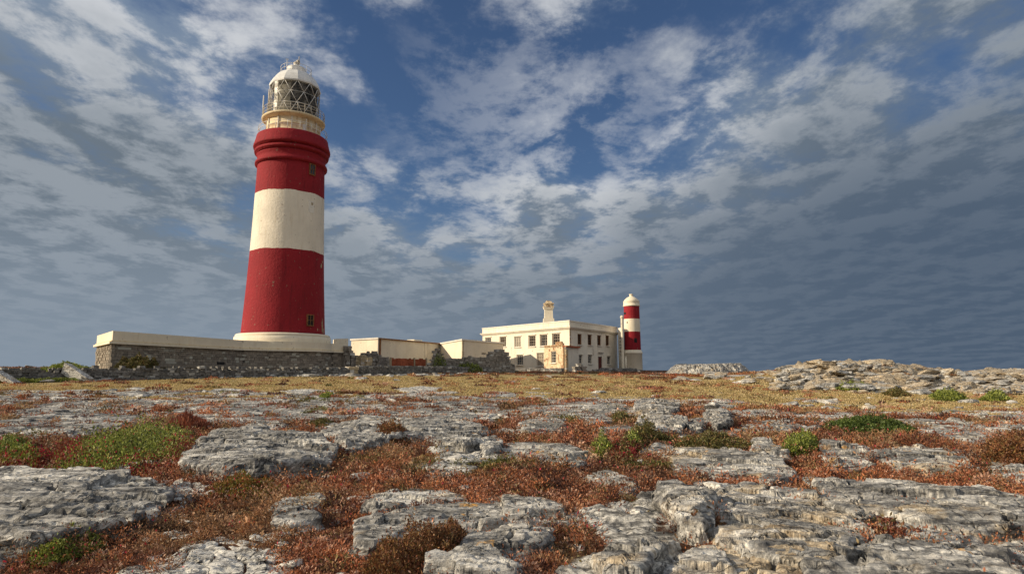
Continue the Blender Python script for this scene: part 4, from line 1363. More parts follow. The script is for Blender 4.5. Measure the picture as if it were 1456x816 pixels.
# broken wall head
for k in range(0):
    q = k / 26; hgt = max(0.06, 0.55 * math.exp(-((q - 0.72) / 0.16) ** 2) + random.uniform(0, 0.16))
    a = LA + dn * (L_ * q); b = LA + dn * (L_ * (q + 1 / 26) - 0.01)
    nn = Vector((-dn.y, dn.x)) * 0.32
    mb.hexa([(a.x, a.y, zt - 0.02), (b.x, b.y, zt - 0.02), (b.x + nn.x, b.y + nn.y, zt - 0.02), (a.x + nn.x, a.y + nn.y, zt - 0.02), (a.x, a.y, zt + hgt), (b.x, b.y, zt + hgt), (b.x + nn.x, b.y + nn.y, zt + hgt), (a.x + nn.x, a.y + nn.y, zt + hgt)], 0)
nn = Vector((-dn.y, dn.x)) * 0.32
wall_face(mb, LCn + nn, LA + nn, 0.6, zt, [], 0.01)
bw = mb.build('brick_wall', M['plastered_brick'], lean)
for q0_, q1_, zz0, zz1 in ((0.88, 1.0, 0.6, zt), (0.05, 0.62, zt, zt + 0.22), (0.58, 0.92, zt, zt + 0.75)):
    mb = MB(); z = zz0
    while z < zz1 - 0.05:
        s_ = q0_ * L_
        e_ = q1_ * L_ + random.uniform(-0.25, 0.2) if zz0 < 1 else q1_ * L_ - (z - zz0) * 0.9
        while s_ < e_:
            w_ = random.uniform(0.22, 0.42); p = LA + dn * (s_ + w_ / 2)
            mb.box((p.x - nn.x * 0.02, p.y - nn.y * 0.02, z + 0.075), Vector((dn.x, dn.y, 0)) * (w_ / 2 - 0.01), Vector((nn.x, nn.y, 0)) * (0.12 if zz0 < 1 else 0.45), (0, 0, 0.068), jit=0.12); s_ += w_
        z += 0.15
    mb.build('brickwork', M['brick'], lean)
window_in(LA, LCn, hl, bw, 0.3, nx=3, nz=4)
mb = MB()
zt2 = z_of(LCn, LE, 812, 494)
wall_face(mb, LCn + (LE - LCn) * 0.12, LE, 0.6, zt2, [], 0.3)
de = (LE - LCn).normalized(); ne = Vector((-de.y, de.x)) * 0.34
wall_face(mb, LE, LE + ne, 0.6, zt2, [], 0.01); wall_face(mb, LE + ne, LCn + ne, 0.6, zt2, [], 0.01)
mb.build('plastered_wall', M['white'], lean)
mb = MB()
z = 0.6
while z < zt2:
    mb.box((LCn.x + de.x * 0.3 + 0.02, LCn.y + de.y * 0.3, z + 0.12), Vector((de.x, de.y, 0)) * random.uniform(0.34, 0.44), Vector((-ne.x, -ne.y, 0)) * 0.4, (0, 0, 0.11), jit=0.1); z += 0.24
mb.build('corner_stones', M['sand_stone'], lean)
mb = MB()
p = LCn.lerp(LE, 0.5) + Vector((-ne.y, ne.x)) * 0
mb.box((p.x + ne.x * 0.3, p.y + ne.y * 0.3, zt2 + 0.13), Vector((de.x, de.y, 0)) * (LE - LCn).length * 0.5, Vector((ne.x, ne.y, 0)) * 1.2, (0, 0, 0.12), jit=0.04)
mb.build('wall_cap', M['rust_panel'], lean)

# ------------------------------------------------------------------ small lighthouse
D2 = 118.0
T2 = Vector((at(899.5, 500, D2).x, D2)); pxm = D2 / FPX


def z2(row): return EYE + ray(899, row)[1] * D2


t2 = empty('small_lighthouse', (T2.x, T2.y, 1.4), 'small round lighthouse with red bands and a cream cap, right of the house', 'lighthouse')
mb = MB()
mb.lathe((T2.x, T2.y, 0), [(13.4 * pxm, 0.3), (13.2 * pxm, z2(503)), (13.9 * pxm, z2(502.6)), (13.9 * pxm, z2(501)), (13.0 * pxm, z2(500.6)), (12.6 * pxm, z2(498)), (11.6 * pxm, z2(497.6))], 64, True, cap=(False, True))
mb.build('base', M['cream'], t2)
zsr = [497.6, 473, 452.6, 435.6]
mb = MB()
rr_ = lambda row: float(np.interp(row, [435, 498], [10.9, 11.7])) * pxm
prof = []; mats = []
for i, row in enumerate(np.linspace(497.6, 435.6, 25)):
    prof.append((rr_(row), z2(row)))
for i in range(24):
    rm = np.linspace(497.6, 435.6, 25)[i:i + 2].mean()
    mats.append(1 if 452.6 < rm < 473 else 0)
mb.lathe((T2.x, T2.y, 0), prof, 64, True, mats, cap=(False, False))
s2 = mb.build('shaft', [M['red'], M['cream']], t2)
mb = MB()
mb.lathe((T2.x, T2.y, 0), [(10.9 * pxm, z2(436)), (12.0 * pxm, z2(435.5)), (12.0 * pxm, z2(434.3)), (11.4 * pxm, z2(434)), (11.4 * pxm, z2(429.6)), (11.7 * pxm, z2(429.2)), (9.6 * pxm, z2(426.2)), (6.5 * pxm, z2(423.4)), (3.2 * pxm, z2(421.8)), (2.6 * pxm, z2(421.2)), (2.5 * pxm, z2(419.2)), (3.1 * pxm, z2(418.9)), (3.0 * pxm, z2(418.3)), (0.6 * pxm, z2(417.8))], 48, True, cap=(False, True))
mb.build('cap', M['cream'], t2)


def hole2(px, row, w, h, name='window_hole'):
    r_ = rr_(row)
    s_ = (px - 899.5) * pxm / r_; ph = math.asin(max(-0.95, min(0.95, s_)))
    te = Vector((-T2.x, -T2.y, 0)).normalized(); rt = Vector((-te.y, te.x, 0))
    e_ = te * math.cos(ph) + rt * math.sin(ph); t_ = Vector((-e_.y, e_.x, 0))
    m_ = MB(); m_.box(Vector((T2.x, T2.y, z2(row))) + e_ * (r_ - 0.03), t_ * w / 2, e_ * 0.06, (0, 0, h / 2), jit=0.2); m_.build(name, M['dark'], s2)


hole2(904, 484.5, 0.55, 0.75); hole2(893, 459, 0.25, 0.25); hole2(890, 446, 0.6, 0.4)
# slim cream pier beside it
mb = MB()
pa = at(885.5, 500, 113)
zt = at(885, 448.5, 113).z
mb.lathe((pa.x, pa.y, 0), [(0.36, 0.5), (0.30, 1.9), (0.25, 2.0), (0.24, zt - 0.5), (0.33, zt - 0.45), (0.33, zt - 0.2), (0.22, zt - 0.1), (0.2, zt)], 12, False, cap=(False, True))
o = mb.build('pier', M['cream']); settle(tag(o, 'slim weathered cream pier standing left of the small lighthouse', 'pier'))
# white wall with pierced panel between house and small lighthouse
mb = MB()
wa, wb = at(879.2, 500, 119.5), at(884.5, 500, 116.5)
a2, b2 = Vector((wa.x, 119.5)), Vector((wb.x, 116.5))
Lw = (b2 - a2).length
zt = at(881, 466, 118).z
hs = [(Lw * 0.2, Lw * 0.42, 6.6 - 0.2 + i * 0.0, 6.6) for i in range(0)]
hs = [(Lw * 0.25, Lw * 0.75, zt - 2.1 - 0.62 * k, zt - 1.75 - 0.62 * k) for k in range(6)]
wall_face(mb, a2, b2, 0.5, zt, hs, 0.3)
nb = Vector((0.45, 0.75))
mb.hexa([(a2.x + 0.3, a2.y + 0.25, 0.5), (b2.x + 0.3, b2.y + 0.25, 0.5), (b2.x + nb.x, b2.y + nb.y, 0.5), (a2.x + nb.x, a2.y + nb.y, 0.5), (a2.x + 0.3, a2.y + 0.25, zt), (b2.x + 0.3, b2.y + 0.25, zt), (b2.x + nb.x, b2.y + nb.y, zt - 0.3), (a2.x + nb.x, a2.y + nb.y, zt - 0.3)], 0)
o = mb.build('pierced_wall', M['trim']); settle(tag(o, 'tall narrow white wall with a pierced panel, between the house and the small lighthouse', 'wall'))
# post with a stay at the foot of the small lighthouse
mb = MB()
p = at(890, 520, 115); zt = at(890, 508, 115).z
mb.tube((p.x, p.y, 1.2), (p.x, p.y, zt), 0.16, 8); mb.lathe((p.x, p.y, 0), [(0.2, zt), (0.2, zt + 0.12), (0.05, zt + 0.18)], 8, False, cap=(True, True))
o = mb.build('post', M['cream']); settle(tag(o, 'short post at the foot of the small lighthouse', 'post'))

# ------------------------------------------------------------------ low cream buildings
SA = 1.14
ZA = EYE + 4.62 * SA


def low_building(name, label, pl, pc_, pr, depth_pts, fascia, extra=None):
    e_ = empty(name, (pc_.x, pc_.y, 1.3), label, 'building')
    poly = [pl, pc_, pr] + depth_pts
    m_ = MB()
    wall_face(m_, pl, pc_, 0.3, ZA - 0.22, []); wall_face(m_, pc_, pr, 0.3, ZA - 0.22, extra or [], 0.25)
    for a_, b_ in zip(poly[2:], poly[3:] + [poly[0]]):
        wall_face(m_, a_, b_, 0.3, ZA - 0.22, [])
    m_.build('wall', M['cream'], e_)
    m_ = MB(); m_.prism(expand(poly, 0.16), ZA - 0.22, ZA); m_.build('roof', M['trim'], e_)
    if fascia:
        d_ = (pr - pc_).normalized(); q_ = (pc_ + pr) / 2 + Vector((d_.y, -d_.x)) * 0.20
        m_ = MB(); m_.box((q_.x, q_.y, ZA - 0.13), Vector((d_.x, d_.y, 0)) * (pr - pc_).length / 2, Vector((d_.y, -d_.x, 0)) * 0.04, (0, 0, 0.09)); m_.build('gutter', M['rust'], e_)
    return e_


B1l, B1c, B1r = Vector((at(499, 500, 87.5).x, 87.5)) * SA, Vector((at(537, 500, 84).x, 84)) * SA, Vector((at(628, 500, 100).x, 100)) * SA
b1 = low_building('low_building', 'long low cream building with a rusty gutter, right of the stone platform', B1l, B1c, B1r, [B1r + Vector((-4.5, 3.6))], True)
d_ = (B1r - B1c).normalized(); n_ = Vector((d_.y, -d_.x, 0))
mb = MB(); p = B1c + d_ * 0.45; mb.box((p.x + n_.x * 0.1, p.y + n_.y * 0.1, (ZA + 0.4) / 2), Vector((d_.x, d_.y, 0)) * 0.12, n_ * 0.09, (0, 0, (ZA - 0.7) / 2)); mb.build('drainpipe', M['rust'], b1)
mb = MB()
for px in (604, 608.5):
    s = s_of(B1c, B1r, px); p = B1c + d_ * s; mb.box((p.x + n_.x * 0.04, p.y + n_.y * 0.04, (ZA + 0.1) / 2), Vector((d_.x, d_.y, 0)) * 0.10, n_ * 0.04, (0, 0, ZA / 2 - 0.35))
mb.build('pilaster', M['cream'], b1)
mb = MB(); p = B1c + d_ * s_of(B1c, B1r, 601) ; mb.box((p.x - n_.x * 1.6, p.y - n_.y * 1.6, ZA + 0.16), Vector((d_.x, d_.y, 0)) * 1.3, n_ * 0.7, (0, 0, 0.155)); mb.build('roof_kerb', M['cream'], b1)
B2l, B2c, B2r = B1r + Vector((-0.9, 1.2)), Vector((at(657, 500, 87.5).x, 87.5)) * SA, Vector((at(715.5, 500, 98).x, 98)) * SA
s = s_of(B2c, B2r, 688)
vent_h = (s - 0.75, s + 0.75, z_of(B2c, B2r, 688, 504.7), z_of(B2c, B2r, 688, 501.2))
b2_ = low_building('low_annex', 'shorter cream annex with a slot vent, behind the ruined wall', B2l, B2c, B2r, [B2r + Vector((-5, 4))], False, [vent_h])
window_in(B2c, B2r, vent_h, b2_, 0.25, name='slot_vent', pane='dark', nx=4, nz=1, sill=False)
d_ = (B2r - B2c).normalized(); n_ = Vector((d_.y, -d_.x, 0))
mb = MB()
z = 1.2
while z < ZA - 0.3:
    p = B2c + d_ * 0.2; mb.box((p.x + n_.x * 0.02, p.y + n_.y * 0.02, z + 0.14), Vector((d_.x, d_.y, 0)) * random.uniform(0.14, 0.26), n_ * 0.05, (0, 0, 0.12), jit=0.15); z += 0.28
mb.build('quoin', M['sand_stone'], b2_)


# ------------------------------------------------------------------ rough stone walls
def stone_wall(name, label, cat, prof, thick, mat, course=0.24, group=None, ragged=0.06, stone=(0.25, 0.7), drop=0.25, clip=None):
    """prof: [(x, y, ztop)] along the wall; stones in courses up to the profile, a dark core behind them"""
    m_ = MB()
    P_ = [Vector((a_[0], a_[1])) for a_ in prof]; Zt = [a_[2] for a_ in prof]
    ac = [0.0]
    for a_, b_ in zip(P_, P_[1:]): ac.append(ac[-1] + (b_ - a_).length)
    def pt(s_):
        k_ = max(0, min(len(ac) - 2, int(np.searchsorted(ac, s_) - 1)))
        a_, b_ = P_[k_], P_[k_ + 1]; f_ = (s_ - ac[k_]) / max(1e-6, ac[k_ + 1] - ac[k_])
        return a_.lerp(b_, f_), (b_ - a_).normalized(), Zt[k_] + (Zt[k_ + 1] - Zt[k_]) * f_
    zlo = min(float(land(p_.x, p_.y)) for p_ in P_) - drop
    for side_ in (0, 1):
        z_ = zlo
        while z_ < max(Zt):
            h_ = course * random.uniform(0.75, 1.3); s_ = random.uniform(0, 0.2)
            while s_ < ac[-1] - 0.05:
                w_ = min(random.uniform(*stone), ac[-1] - s_)
                p_, d_, zt_ = pt(s_ + w_ / 2)
                if z_ + h_ * 0.6 < zt_ + random.uniform(-ragged, ragged) and w_ > 0.06 and z_ + h_ > float(land(p_.x, p_.y)) - drop:
                    nn_ = Vector((d_.y, -d_.x)) * (1 if side_ == 0 else -1)
                    o_ = random.uniform(-0.06, 0.07)
                    q_ = p_ + nn_ * (thick * 0.25 + o_)
                    rot_ = random.uniform(-0.12, 0.12); d3 = Vector((d_.x, d_.y, rot_)).normalized(); u3 = Vector((-d_.x * rot_, -d_.y * rot_, 1)).normalized()
                    m_.box((q_.x, q_.y, z_ + h_ / 2), d3 * (w_ / 2 * 0.97), Vector((nn_.x, nn_.y, 0)) * (thick * 0.26), u3 * (h_ / 2 * 0.96), jit=0.16)
                s_ += w_
            z_ += h_
    o_ = m_.build(name, M[mat])
    tag(o_, label, cat, group)
    return settle(o_)


def px_prof(lst):
    """[(px, row_top, D)] -> [(x, y, z)]"""
    r_ = []
    for px, row, D in lst:
        v = at(px, row, D); r_.append((v.x, v.y, v.z))
    return r_


stone_wall('dry_stone_wall', 'low tumbled dark dry-stone wall along the field in front of the platform', 'wall',
           px_prof([(-30, 525.5, 45), (15, 525, 46.5), (60, 525.5, 48), (120, 524, 50), (200, 523.5, 53.5), (300, 523.5, 58), (400, 524, 63.5), (494, 523.5, 70)]), 0.8, 'dry_stone', 0.20, ragged=0.17, stone=(0.15, 0.6))
stone_wall('boundary_wall', 'neat dark stone wall between the sandy block and the ruined wall', 'wall',
           px_prof([(506, 520, 71.5), (560, 519.6, 75), (625, 520.2, 80), (690, 522.5, 86), (726, 524, 90)]), 0.6, 'dry_stone', 0.20, ragged=0.03, stone=(0.25, 0.6))
stone_wall('sandy_block', 'squared sandy stone pier where the two low walls meet', 'pier', px_prof([(492.5, 520.6, 70.0), (507, 519.4, 70.8)]), 1.0, 'sand_stone', 0.28, ragged=0.0, stone=(0.3, 0.6))
stone_wall('ruined_wall', 'ruined grey rubble wall in two humps in front of the annex', 'ruin',
           px_prof([(606, 517, 83), (613, 515, 83.2), (616, 499, 83.3), (620, 495, 83.4), (625, 501, 83.6), (629, 509.5, 84), (640, 511, 84.5), (660, 509, 85), (668, 506.5, 85.5), (680, 508, 86), (689, 509, 86.4), (693, 504.5, 86.6), (701, 498.5, 87), (713, 495.5, 87.4), (718, 498, 87.6), (722, 508, 87.8), (726, 516, 88), (729, 526, 88.2)]), 0.9, 'ruin_stone', 0.26, ragged=0.12, stone=(0.25, 0.6))
stone_wall('ruined_buttress', 'sloping rubble buttress at the right end of the stone platform', 'ruin',
           px_prof([(486, 496, 83.2), (491, 493.5, 82.4), (495, 493, 81.6), (499, 494, 81.6), (506, 503, 81.8), (511, 510, 82), (514, 519, 82)]), 0.9, 'ruin_stone', 0.26, ragged=0.1)
stone_wall('sandy_wall_stub', 'sunlit stub of sandy wall below the long low building', 'ruin',
           px_prof([(510, 505.5, 81), (518, 506, 79.5), (526, 509.5, 78.5)]), 0.7, 'sand_stone', 0.27, ragged=0.08)
stone_wall('rubble_heap', 'grey rubble wall stump leaning on the corner of the long low building', 'ruin',
           px_prof([(513, 504, 85.5), (522, 501, 85.2), (534, 499.3, 85), (537, 503, 85), (540, 507, 85.5), (556, 510, 86.5), (560, 520, 87)]), 0.7, 'ruin_stone', 0.25, ragged=0.1)
stone_wall('rubble_pile', 'small heap of broken stone against the lean-to by the house door', 'rubble',
           px_prof([(815, 525, 99.5), (819, 519, 99.7), (822, 515.5, 100), (826, 518, 100), (833, 525, 100.3)]), 0.9, 'ruin_stone', 0.25, ragged=0.1)
stone_wall('garden_kerb', 'low grey kerb wall along the foot of the house', 'wall',
           px_prof([(734, 523.5, 101), (770, 524, 98.5), (800, 523.5, 96)]), 0.5, 'dry_stone', 0.22, ragged=0.03)
stone_wall('far_kerb', 'low dark stone kerb in front of the small lighthouse', 'wall',
           px_prof([(842, 524.5, 106), (870, 523.6, 108), (900, 524.2, 110), (912, 526, 111)]), 0.6, 'dry_stone', 0.22, ragged=0.05)
# rust-red panels between posts
pan = empty('panel_fence', (at(580, 515, 84).x, 84, 1.5), 'rust-red panel fence between pale posts behind the boundary wall', 'fence')
fa, fb = at(555.5, 509, 82.5), at(606, 508.6, 86.5)
A2, B2_ = Vector((fa.x, 82.5)), Vector((fb.x, 86.5)); d_ = (B2_ - A2).normalized(); n_ = Vector((d_.y, -d_.x, 0)); LL = (B2_ - A2).length
for k, (q0_, q1_) in enumerate(((0.02, 0.64), (0.67, 0.99))):
    mb = MB(); w0 = q0_
    while w0 < q1_ - 0.005:
        w1 = min(q1_, w0 + 0.06); pm = A2 + d_ * LL * (w0 + w1) / 2; hv = random.uniform(-0.1, 0.05)
        mb.box((pm.x, pm.y, (fa.z + 0.6 + hv) / 2), Vector((d_.x, d_.y, 0)) * (LL * (w1 - w0) / 2 - 0.004), n_ * random.uniform(0.03, 0.045), (0, 0, (fa.z - 0.6 + hv) / 2)); w0 = w1
    mb.build('panel', M['rust_panel'], pan)
for q_ in (0.0, 0.655, 1.0):
    mb = MB(); p = A2 + d_ * LL * q_; mb.box((p.x, p.y, (fa.z + 0.7) / 2), Vector((d_.x, d_.y, 0)) * 0.1, n_ * 0.1, (0, 0, (fa.z - 0.5) / 2)); mb.build('post', M['sand_stone'], pan)
mb = MB()
for q_ in (727.5, 731):
    p = at(q_, 520, 92); zt = at(q_, 517 if q_ < 729 else 519, 92).z
    mb.box((p.x, p.y, (zt + 0.8) / 2), (0.12, 0, 0), (0, 0.12, 0), (0, 0, (zt - 0.8) / 2))
p = at(729.2, 522, 92); mb.box((p.x, p.y + 0.14, p.z - 0.1), (0.25, 0, 0), (0, 0.02, 0), (0, 0, 0.5))
o = mb.build('gate_post', M['mortar']); settle(tag(o, 'grey double gate post at the right end of the ruined wall', 'post'))

# ------------------------------------------------------------------ loose rocks
def rock_mesh(name, seed, flat=0.5, mat='rock', cuts=16, res=26, strata=0.0):
    rg = np.random.default_rng(seed)
    nu, nv = res * 2, res
    u = np.linspace(0, 2 * np.pi, nu, endpoint=False); v = np.linspace(-np.pi / 2, np.pi / 2, nv)
    U, Vv = np.meshgrid(u, v)
    p = np.stack([np.cos(Vv) * np.cos(U), np.cos(Vv) * np.sin(U), np.sin(Vv)], -1)
    p = np.sign(p) * np.abs(p) ** 0.7
    for _ in range(cuts):
        n_ = rg.normal(size=3); n_[2] *= 0.8; n_ /= np.linalg.norm(n_); c_ = rg.uniform(0.55, 0.95)
        dd = p @ n_ - c_
        p = p - np.maximum(dd, 0)[..., None] * n_
    r_ = 1 + 0.16 * fbm(p[..., 0] * 1.8 + seed, p[..., 1] * 1.8, p[..., 2] * 3.2, 5, 0.6)[..., None]
    p = p * r_
    if strata:
        q = 1 + strata * perlin(p[..., 2] * 6 + seed, p[..., 0] * 0.5, p[..., 1] * 0.5)
        p[..., 0] *= q; p[..., 1] *= q
    p[..., 2] *= flat
    p[..., 2] += flat * 0.6
    n2 = nu
    i = np.arange(nv - 1)[:, None] * n2; j = np.arange(n2)[None, :]; j2 = (j + 1) % n2
    F = np.stack([i + j, i + j2, i + n2 + j2, i + n2 + j], -1).reshape(-1, 4)
    o = np_mesh(name, p.reshape(-1, 3), F, M[mat], False)
    me = o.data
    bpy.data.objects.remove(o)
    return me


RID = [rock_mesh('ridge_rock', 40 + k, 0.34 + 0.06 * (k % 4), 'ridge_rock', 14, 26, 0.10) for k in range(9)]
STN = [rock_mesh('stone', 80 + k, 0.5, 'rock', 14, 14) for k in range(5)]
PST = [rock_mesh('pale_stone', 90 + k, 0.42, 'pale_rock', 14, 14) for k in range(4)]


def put_rock(name, me, x, y, s, sz=1.0, rz=None, label=None, cat='rock', group=None, och=0.3, sink=0.15, ext=(1, 1), tilt=0.12, z=None):
    o = bpy.data.objects.new(name, me)
    COL.objects.link(o)
    o.location = (x, y, float(ground(x, y) if z is None else z) - sink * s)
    o.rotation_euler = (random.uniform(-tilt, tilt), random.uniform(-tilt, tilt), random.uniform(0, 6.28) if rz is None else rz)
    o.scale = (s * ext[0], s * ext[1], s * sz)
    o['ochre'] = float(och)
    return tag(o, label, cat, group)


# the ridge at the right: layered blocks stepping up to the skyline
LBL_R = 'weathered cream and grey limestone block in the rocky ridge on the right skyline'
GR_R = 'blocks of the rocky ridge'
rr = random.Random(21)
rows_ = [(44.5, 34), (46, 36), (47.5, 37), (49, 37), (50.5, 36), (52, 36), (54, 34), (56, 32)]
for D, n_ in rows_:
    for k in range(n_):
        u = 0.335 + 0.53 * (k + rr.uniform(0.0, 1.0)) / n_
        y = D + rr.uniform(-1.2, 1.2); x = u * y
        if D < 46 and rr.random() < 0.45: continue
        if u < 0.40 and (D < 50 or rr.random() < 0.5): continue
        s = rr.choice([0.25, 0.3, 0.35, 0.4, 0.5, 0.6, 0.75, 1.0]) * (0.75 if u < 0.45 else 1.0)
        put_rock('ridge_rock', rr.choice(RID), x, y, s, rr.uniform(0.6, 1.5) * (0.6 if s > 0.55 else 1.0), rr.uniform(-0.6, 0.6), LBL_R, 'rock', GR_R, rr.uniform(0.0, 0.9), 0.05, (rr.uniform(0.8, 1.7), 0.8), 0.22)
# named blocks on the skyline
for px, row, D, s, sz, ext, lab in (
        (1118, 519.5, 57, 0.95, 1.0, (1.2, 1), 'leftmost tilted block of the ridge crest, pale and pointed'),
        (1142, 518, 57.5, 1.3, 0.8, (1.7, 1), 'long flat ledge block on the ridge crest, left of the twin knobs'),
        (1182, 513.5, 58, 0.8, 1.3, (1.0, 1), 'left one of the twin knobs on the ridge crest'),
        (1193, 513, 58.5, 0.7, 1.4, (1.0, 1), 'right one of the twin knobs on the ridge crest'),
        (1221, 513.6, 58, 1.0, 1.25, (1.05, 1), 'rounded boulder alone on the ridge crest, right of the twin knobs'),
        (1248, 516.6, 58, 1.0, 0.9, (1.6, 1), 'flat block on the ridge crest, right of the rounded boulder'),
        (1286, 519.5, 57, 1.3, 0.6, (2.2, 1), 'long low slab where the ridge crest begins to fall'),
        (1390, 528, 54, 0.8, 0.9, (1.4, 1), 'low block on the ridge crest beyond the saddle'),
        (1420, 528.5, 54, 1.1, 0.75, (1.8, 1), 'long block on the ridge crest near the right edge'),
        (1450, 526, 53, 1.2, 1.0, (1.5, 1), 'big block on the ridge crest at the right edge of the photo'),
        (1309, 552, 46.5, 0.8, 1.5, (0.75, 1), 'split upright block with a dark cleft low on the ridge'),
        (1398, 549, 47, 1.1, 1.2, (1.2, 1), 'large pale leaning block low on the ridge, between two green patches'),
        (1213, 535, 52, 0.8, 1.3, (1.1, 1), 'squared block with a dark vertical joint in the middle of the ridge')):
    v = at(px, row, D)
    me = rr.choice(RID)
    o = put_rock('crest_rock', me, v.x, D, s, sz, rr.uniform(-0.3, 0.3), lab, 'rock', 'marked blocks of the ridge', rr.uniform(0.3, 0.7), 0, ext, 0.06)
    top = max(c_[2] for c_ in (q.co for q in me.vertices)) * s * sz
    o.location.z = v.z - top
# rocks between the field and the skyline outcrop
for px, row, D, s, sz, ext, lab in (
        (968, 541, 60, 1.1, 0.9, (1.2, 1), 'grey block with a dark joint in the field below the skyline outcrop'),
        (985, 542, 60, 0.9, 0.6, (1.4, 1), 'low dark ledge between the two blocks below the skyline outcrop'),
        (1014, 541.5, 60, 1.2, 0.9, (1.0, 1), 'pale wedge block pointing down, below the skyline outcrop'),
        (1046, 543, 60, 1.5, 0.45, (1.6, 1), 'flat slab with a shadow gap under it, below the skyline outcrop'),
        (1090, 530, 75, 1.3, 0.5, (1.8, 1), 'flat grey ledge between the outcrop and the ridge'),
        (934, 530, 88, 1.1, 0.6, (2.0, 1), 'low dark rock left of the skyline outcrop')):
    a, b = ray(px, row); x = a * D
    put_rock('field_rock', rr.choice(RID), x, D, s, sz, rr.uniform(-0.2, 0.2), lab, 'rock', 'rocks below the skyline outcrop', 0.35, 0.1, ext, 0.05)
# a flat stone perched on the lone boulder, and leaning slabs by the dry-stone wall
for px0, row0, D, ln, lab in ((117, 535, 49.0, 1.5, 'grey slab leaning against the dry-stone wall like a fallen gatepost'), (20, 540, 45.0, 1.3, 'pale slab lying aslant at the foot of the dry-stone wall')):
    v = at(px0, row0, D)
    mb = MB()
    mb.box((v.x, D - 0.4, v.z), Vector((0.8, -0.1, -0.42)).normalized() * ln * 0.75, (0.05, 0.28, 0.02), Vector((0.42, -0.25, 0.8)).normalized() * (0.42 if ln > 1.4 else 0.2), jit=0.25)
    o = mb.build('leaning_slab', M['pale_rock']); o['ochre'] = 0.3
    settle(tag(o, lab, 'stone'))
v = hit(1013, 580, 0.5)
put_rock('perched_stone', STN[0], at(1013, 581, v[1] + 0.9).x, v[1] + 0.9, 0.22, 1.0, 0.5, 'small dark stone perched on the lone boulder', 'stone', None, 0.0, 0, (1.3, 1), 0.1, float(land(v[0], v[1])) + 0.46)


def in_slab(x, y):
    """largest signed distance to any slab outline, positive inside"""
    best = np.full(x.shape, -9.0)
    for poly, H in SLABS:
        lo, hi = poly.min(0) - 0.6, poly.max(0) + 0.6
        k = np.nonzero((x > lo[0]) & (x < hi[0]) & (y > lo[1]) & (y < hi[1]))[0]
        if len(k):
            best[k] = np.maximum(best[k], poly_sdf(x[k], y[k], poly))
    return best


# loose stones
LBL_S = 'small loose grey stone lying in the heath and grass of the field'
LBL_P = 'small loose whitish stone lying in the heath and grass of the field'
cnt = 0
while cnt < 250:
    D = 6.5 * (95 / 6.5) ** rr.random() if cnt % 3 else rr.uniform(14, 34)
    u = rr.uniform(-0.82, 0.82); x, y = u * D, D
    if float(in_slab(np.array([x]), np.array([y]))[0]) > -0.1: continue
    st = float(stony(np.array([x]), np.array([y]))[0])
    if st < 0.3 and rr.random() < 0.75: continue
    if float(grassy(np.array([x]), np.array([y]))[0]) > 0.4 and rr.random() < 0.8: continue
    s = (0.05 + 0.006 * D) * rr.choice([0.7, 0.8, 1, 1.2, 1.7])
    pale_ = rr.random() < 0.4
    put_rock('pale_stone' if pale_ else 'stone', rr.choice(PST if pale_ else STN), x, y, s, rr.uniform(0.5, 1.0), None, LBL_P if pale_ else LBL_S, 'stone', 'loose whitish stones' if pale_ else 'loose grey stones', rr.uniform(0, 0.5), 0.12, (rr.uniform(1, 2.0), 1), 0.2)
    cnt += 1
# whitish chips between the plants close to the viewer
for k in range(70):
    if k < 38:
        px, row = rr.uniform(215, 420), rr.uniform(758, 822)
    else:
        px, row = rr.choice([rr.uniform(420, 880), rr.uniform(230, 300)]), rr.uniform(690, 822)
    x, y = hit(px, row, 0.02)
    if float(in_slab(np.array([x]), np.array([y]))[0]) > 0.02 and k >= 38: continue
    put_rock('pale_chip', rr.choice(PST), x, y, rr.uniform(0.03, 0.10), rr.uniform(0.4, 0.8), None, 'whitish limestone chip among the heath in the foreground', 'stone', 'whitish chips in the foreground', rr.uniform(0, 0.3), 0.0, (rr.uniform(1, 1.9), 1), 0.25)
# stones fallen from the dry-stone wall
for k in range(80):
    px = rr.uniform(60, 730); D = float(np.interp(px, [0, 494, 730], [46, 69, 84])) - rr.uniform(0.5, 3.0)
    x = ray(px, 500)[0] * D
    put_rock('fallen_stone', rr.choice(PST if rr.random() < 0.35 else STN), x, D, rr.uniform(0.18, 0.5), rr.uniform(0.6, 1.0), None, 'stone fallen at the foot of the low stone walls', 'stone', 'stones fallen from the walls', 0.2, 0.1, (rr.uniform(1, 1.8), 1), 0.2)


# ------------------------------------------------------------------ plants: leaf clumps
def leaves(name, base, direc_, length, width, colr, mat='leaf', droop=0.0):
    """one diamond leaf per row"""
    n_ = len(base)
    d_ = direc_ / (np.linalg.norm(direc_, axis=1)[:, None] + 1e-9)
    rnd = RNG.normal(size=(n_, 3))
    s_ = np.cross(d_, rnd); s_ /= (np.linalg.norm(s_, axis=1)[:, None] + 1e-9)
    L_, W_ = length[:, None], width[:, None]
    mid = base + d_ * L_ * 0.5
    nrm = np.cross(d_, s_)
    V = np.stack([base, mid + s_ * W_ * 0.5 + nrm * W_ * 0.12, base + d_ * L_ - np.array([0, 0, 1.0]) * (L_ * droop), mid - s_ * W_ * 0.5 + nrm * W_ * 0.12], 1).reshape(-1, 3)
    F = np.arange(n_ * 4).reshape(-1, 4)
    return np_mesh(name, V, F, M[mat], False, np.repeat(colr, 4, 0))


def palette(cols, wts, n_):
    return np.array(cols)[RNG.choice(len(cols), n_, p=np.array(wts) / sum(wts))]


HEATH = [(0.285, 0.108, 0.055), (0.105, 0.042, 0.029), (0.38, 0.142, 0.060), (0.17, 0.125, 0.05), (0.44, 0.26, 0.18), (0.31, 0.18, 0.095)]


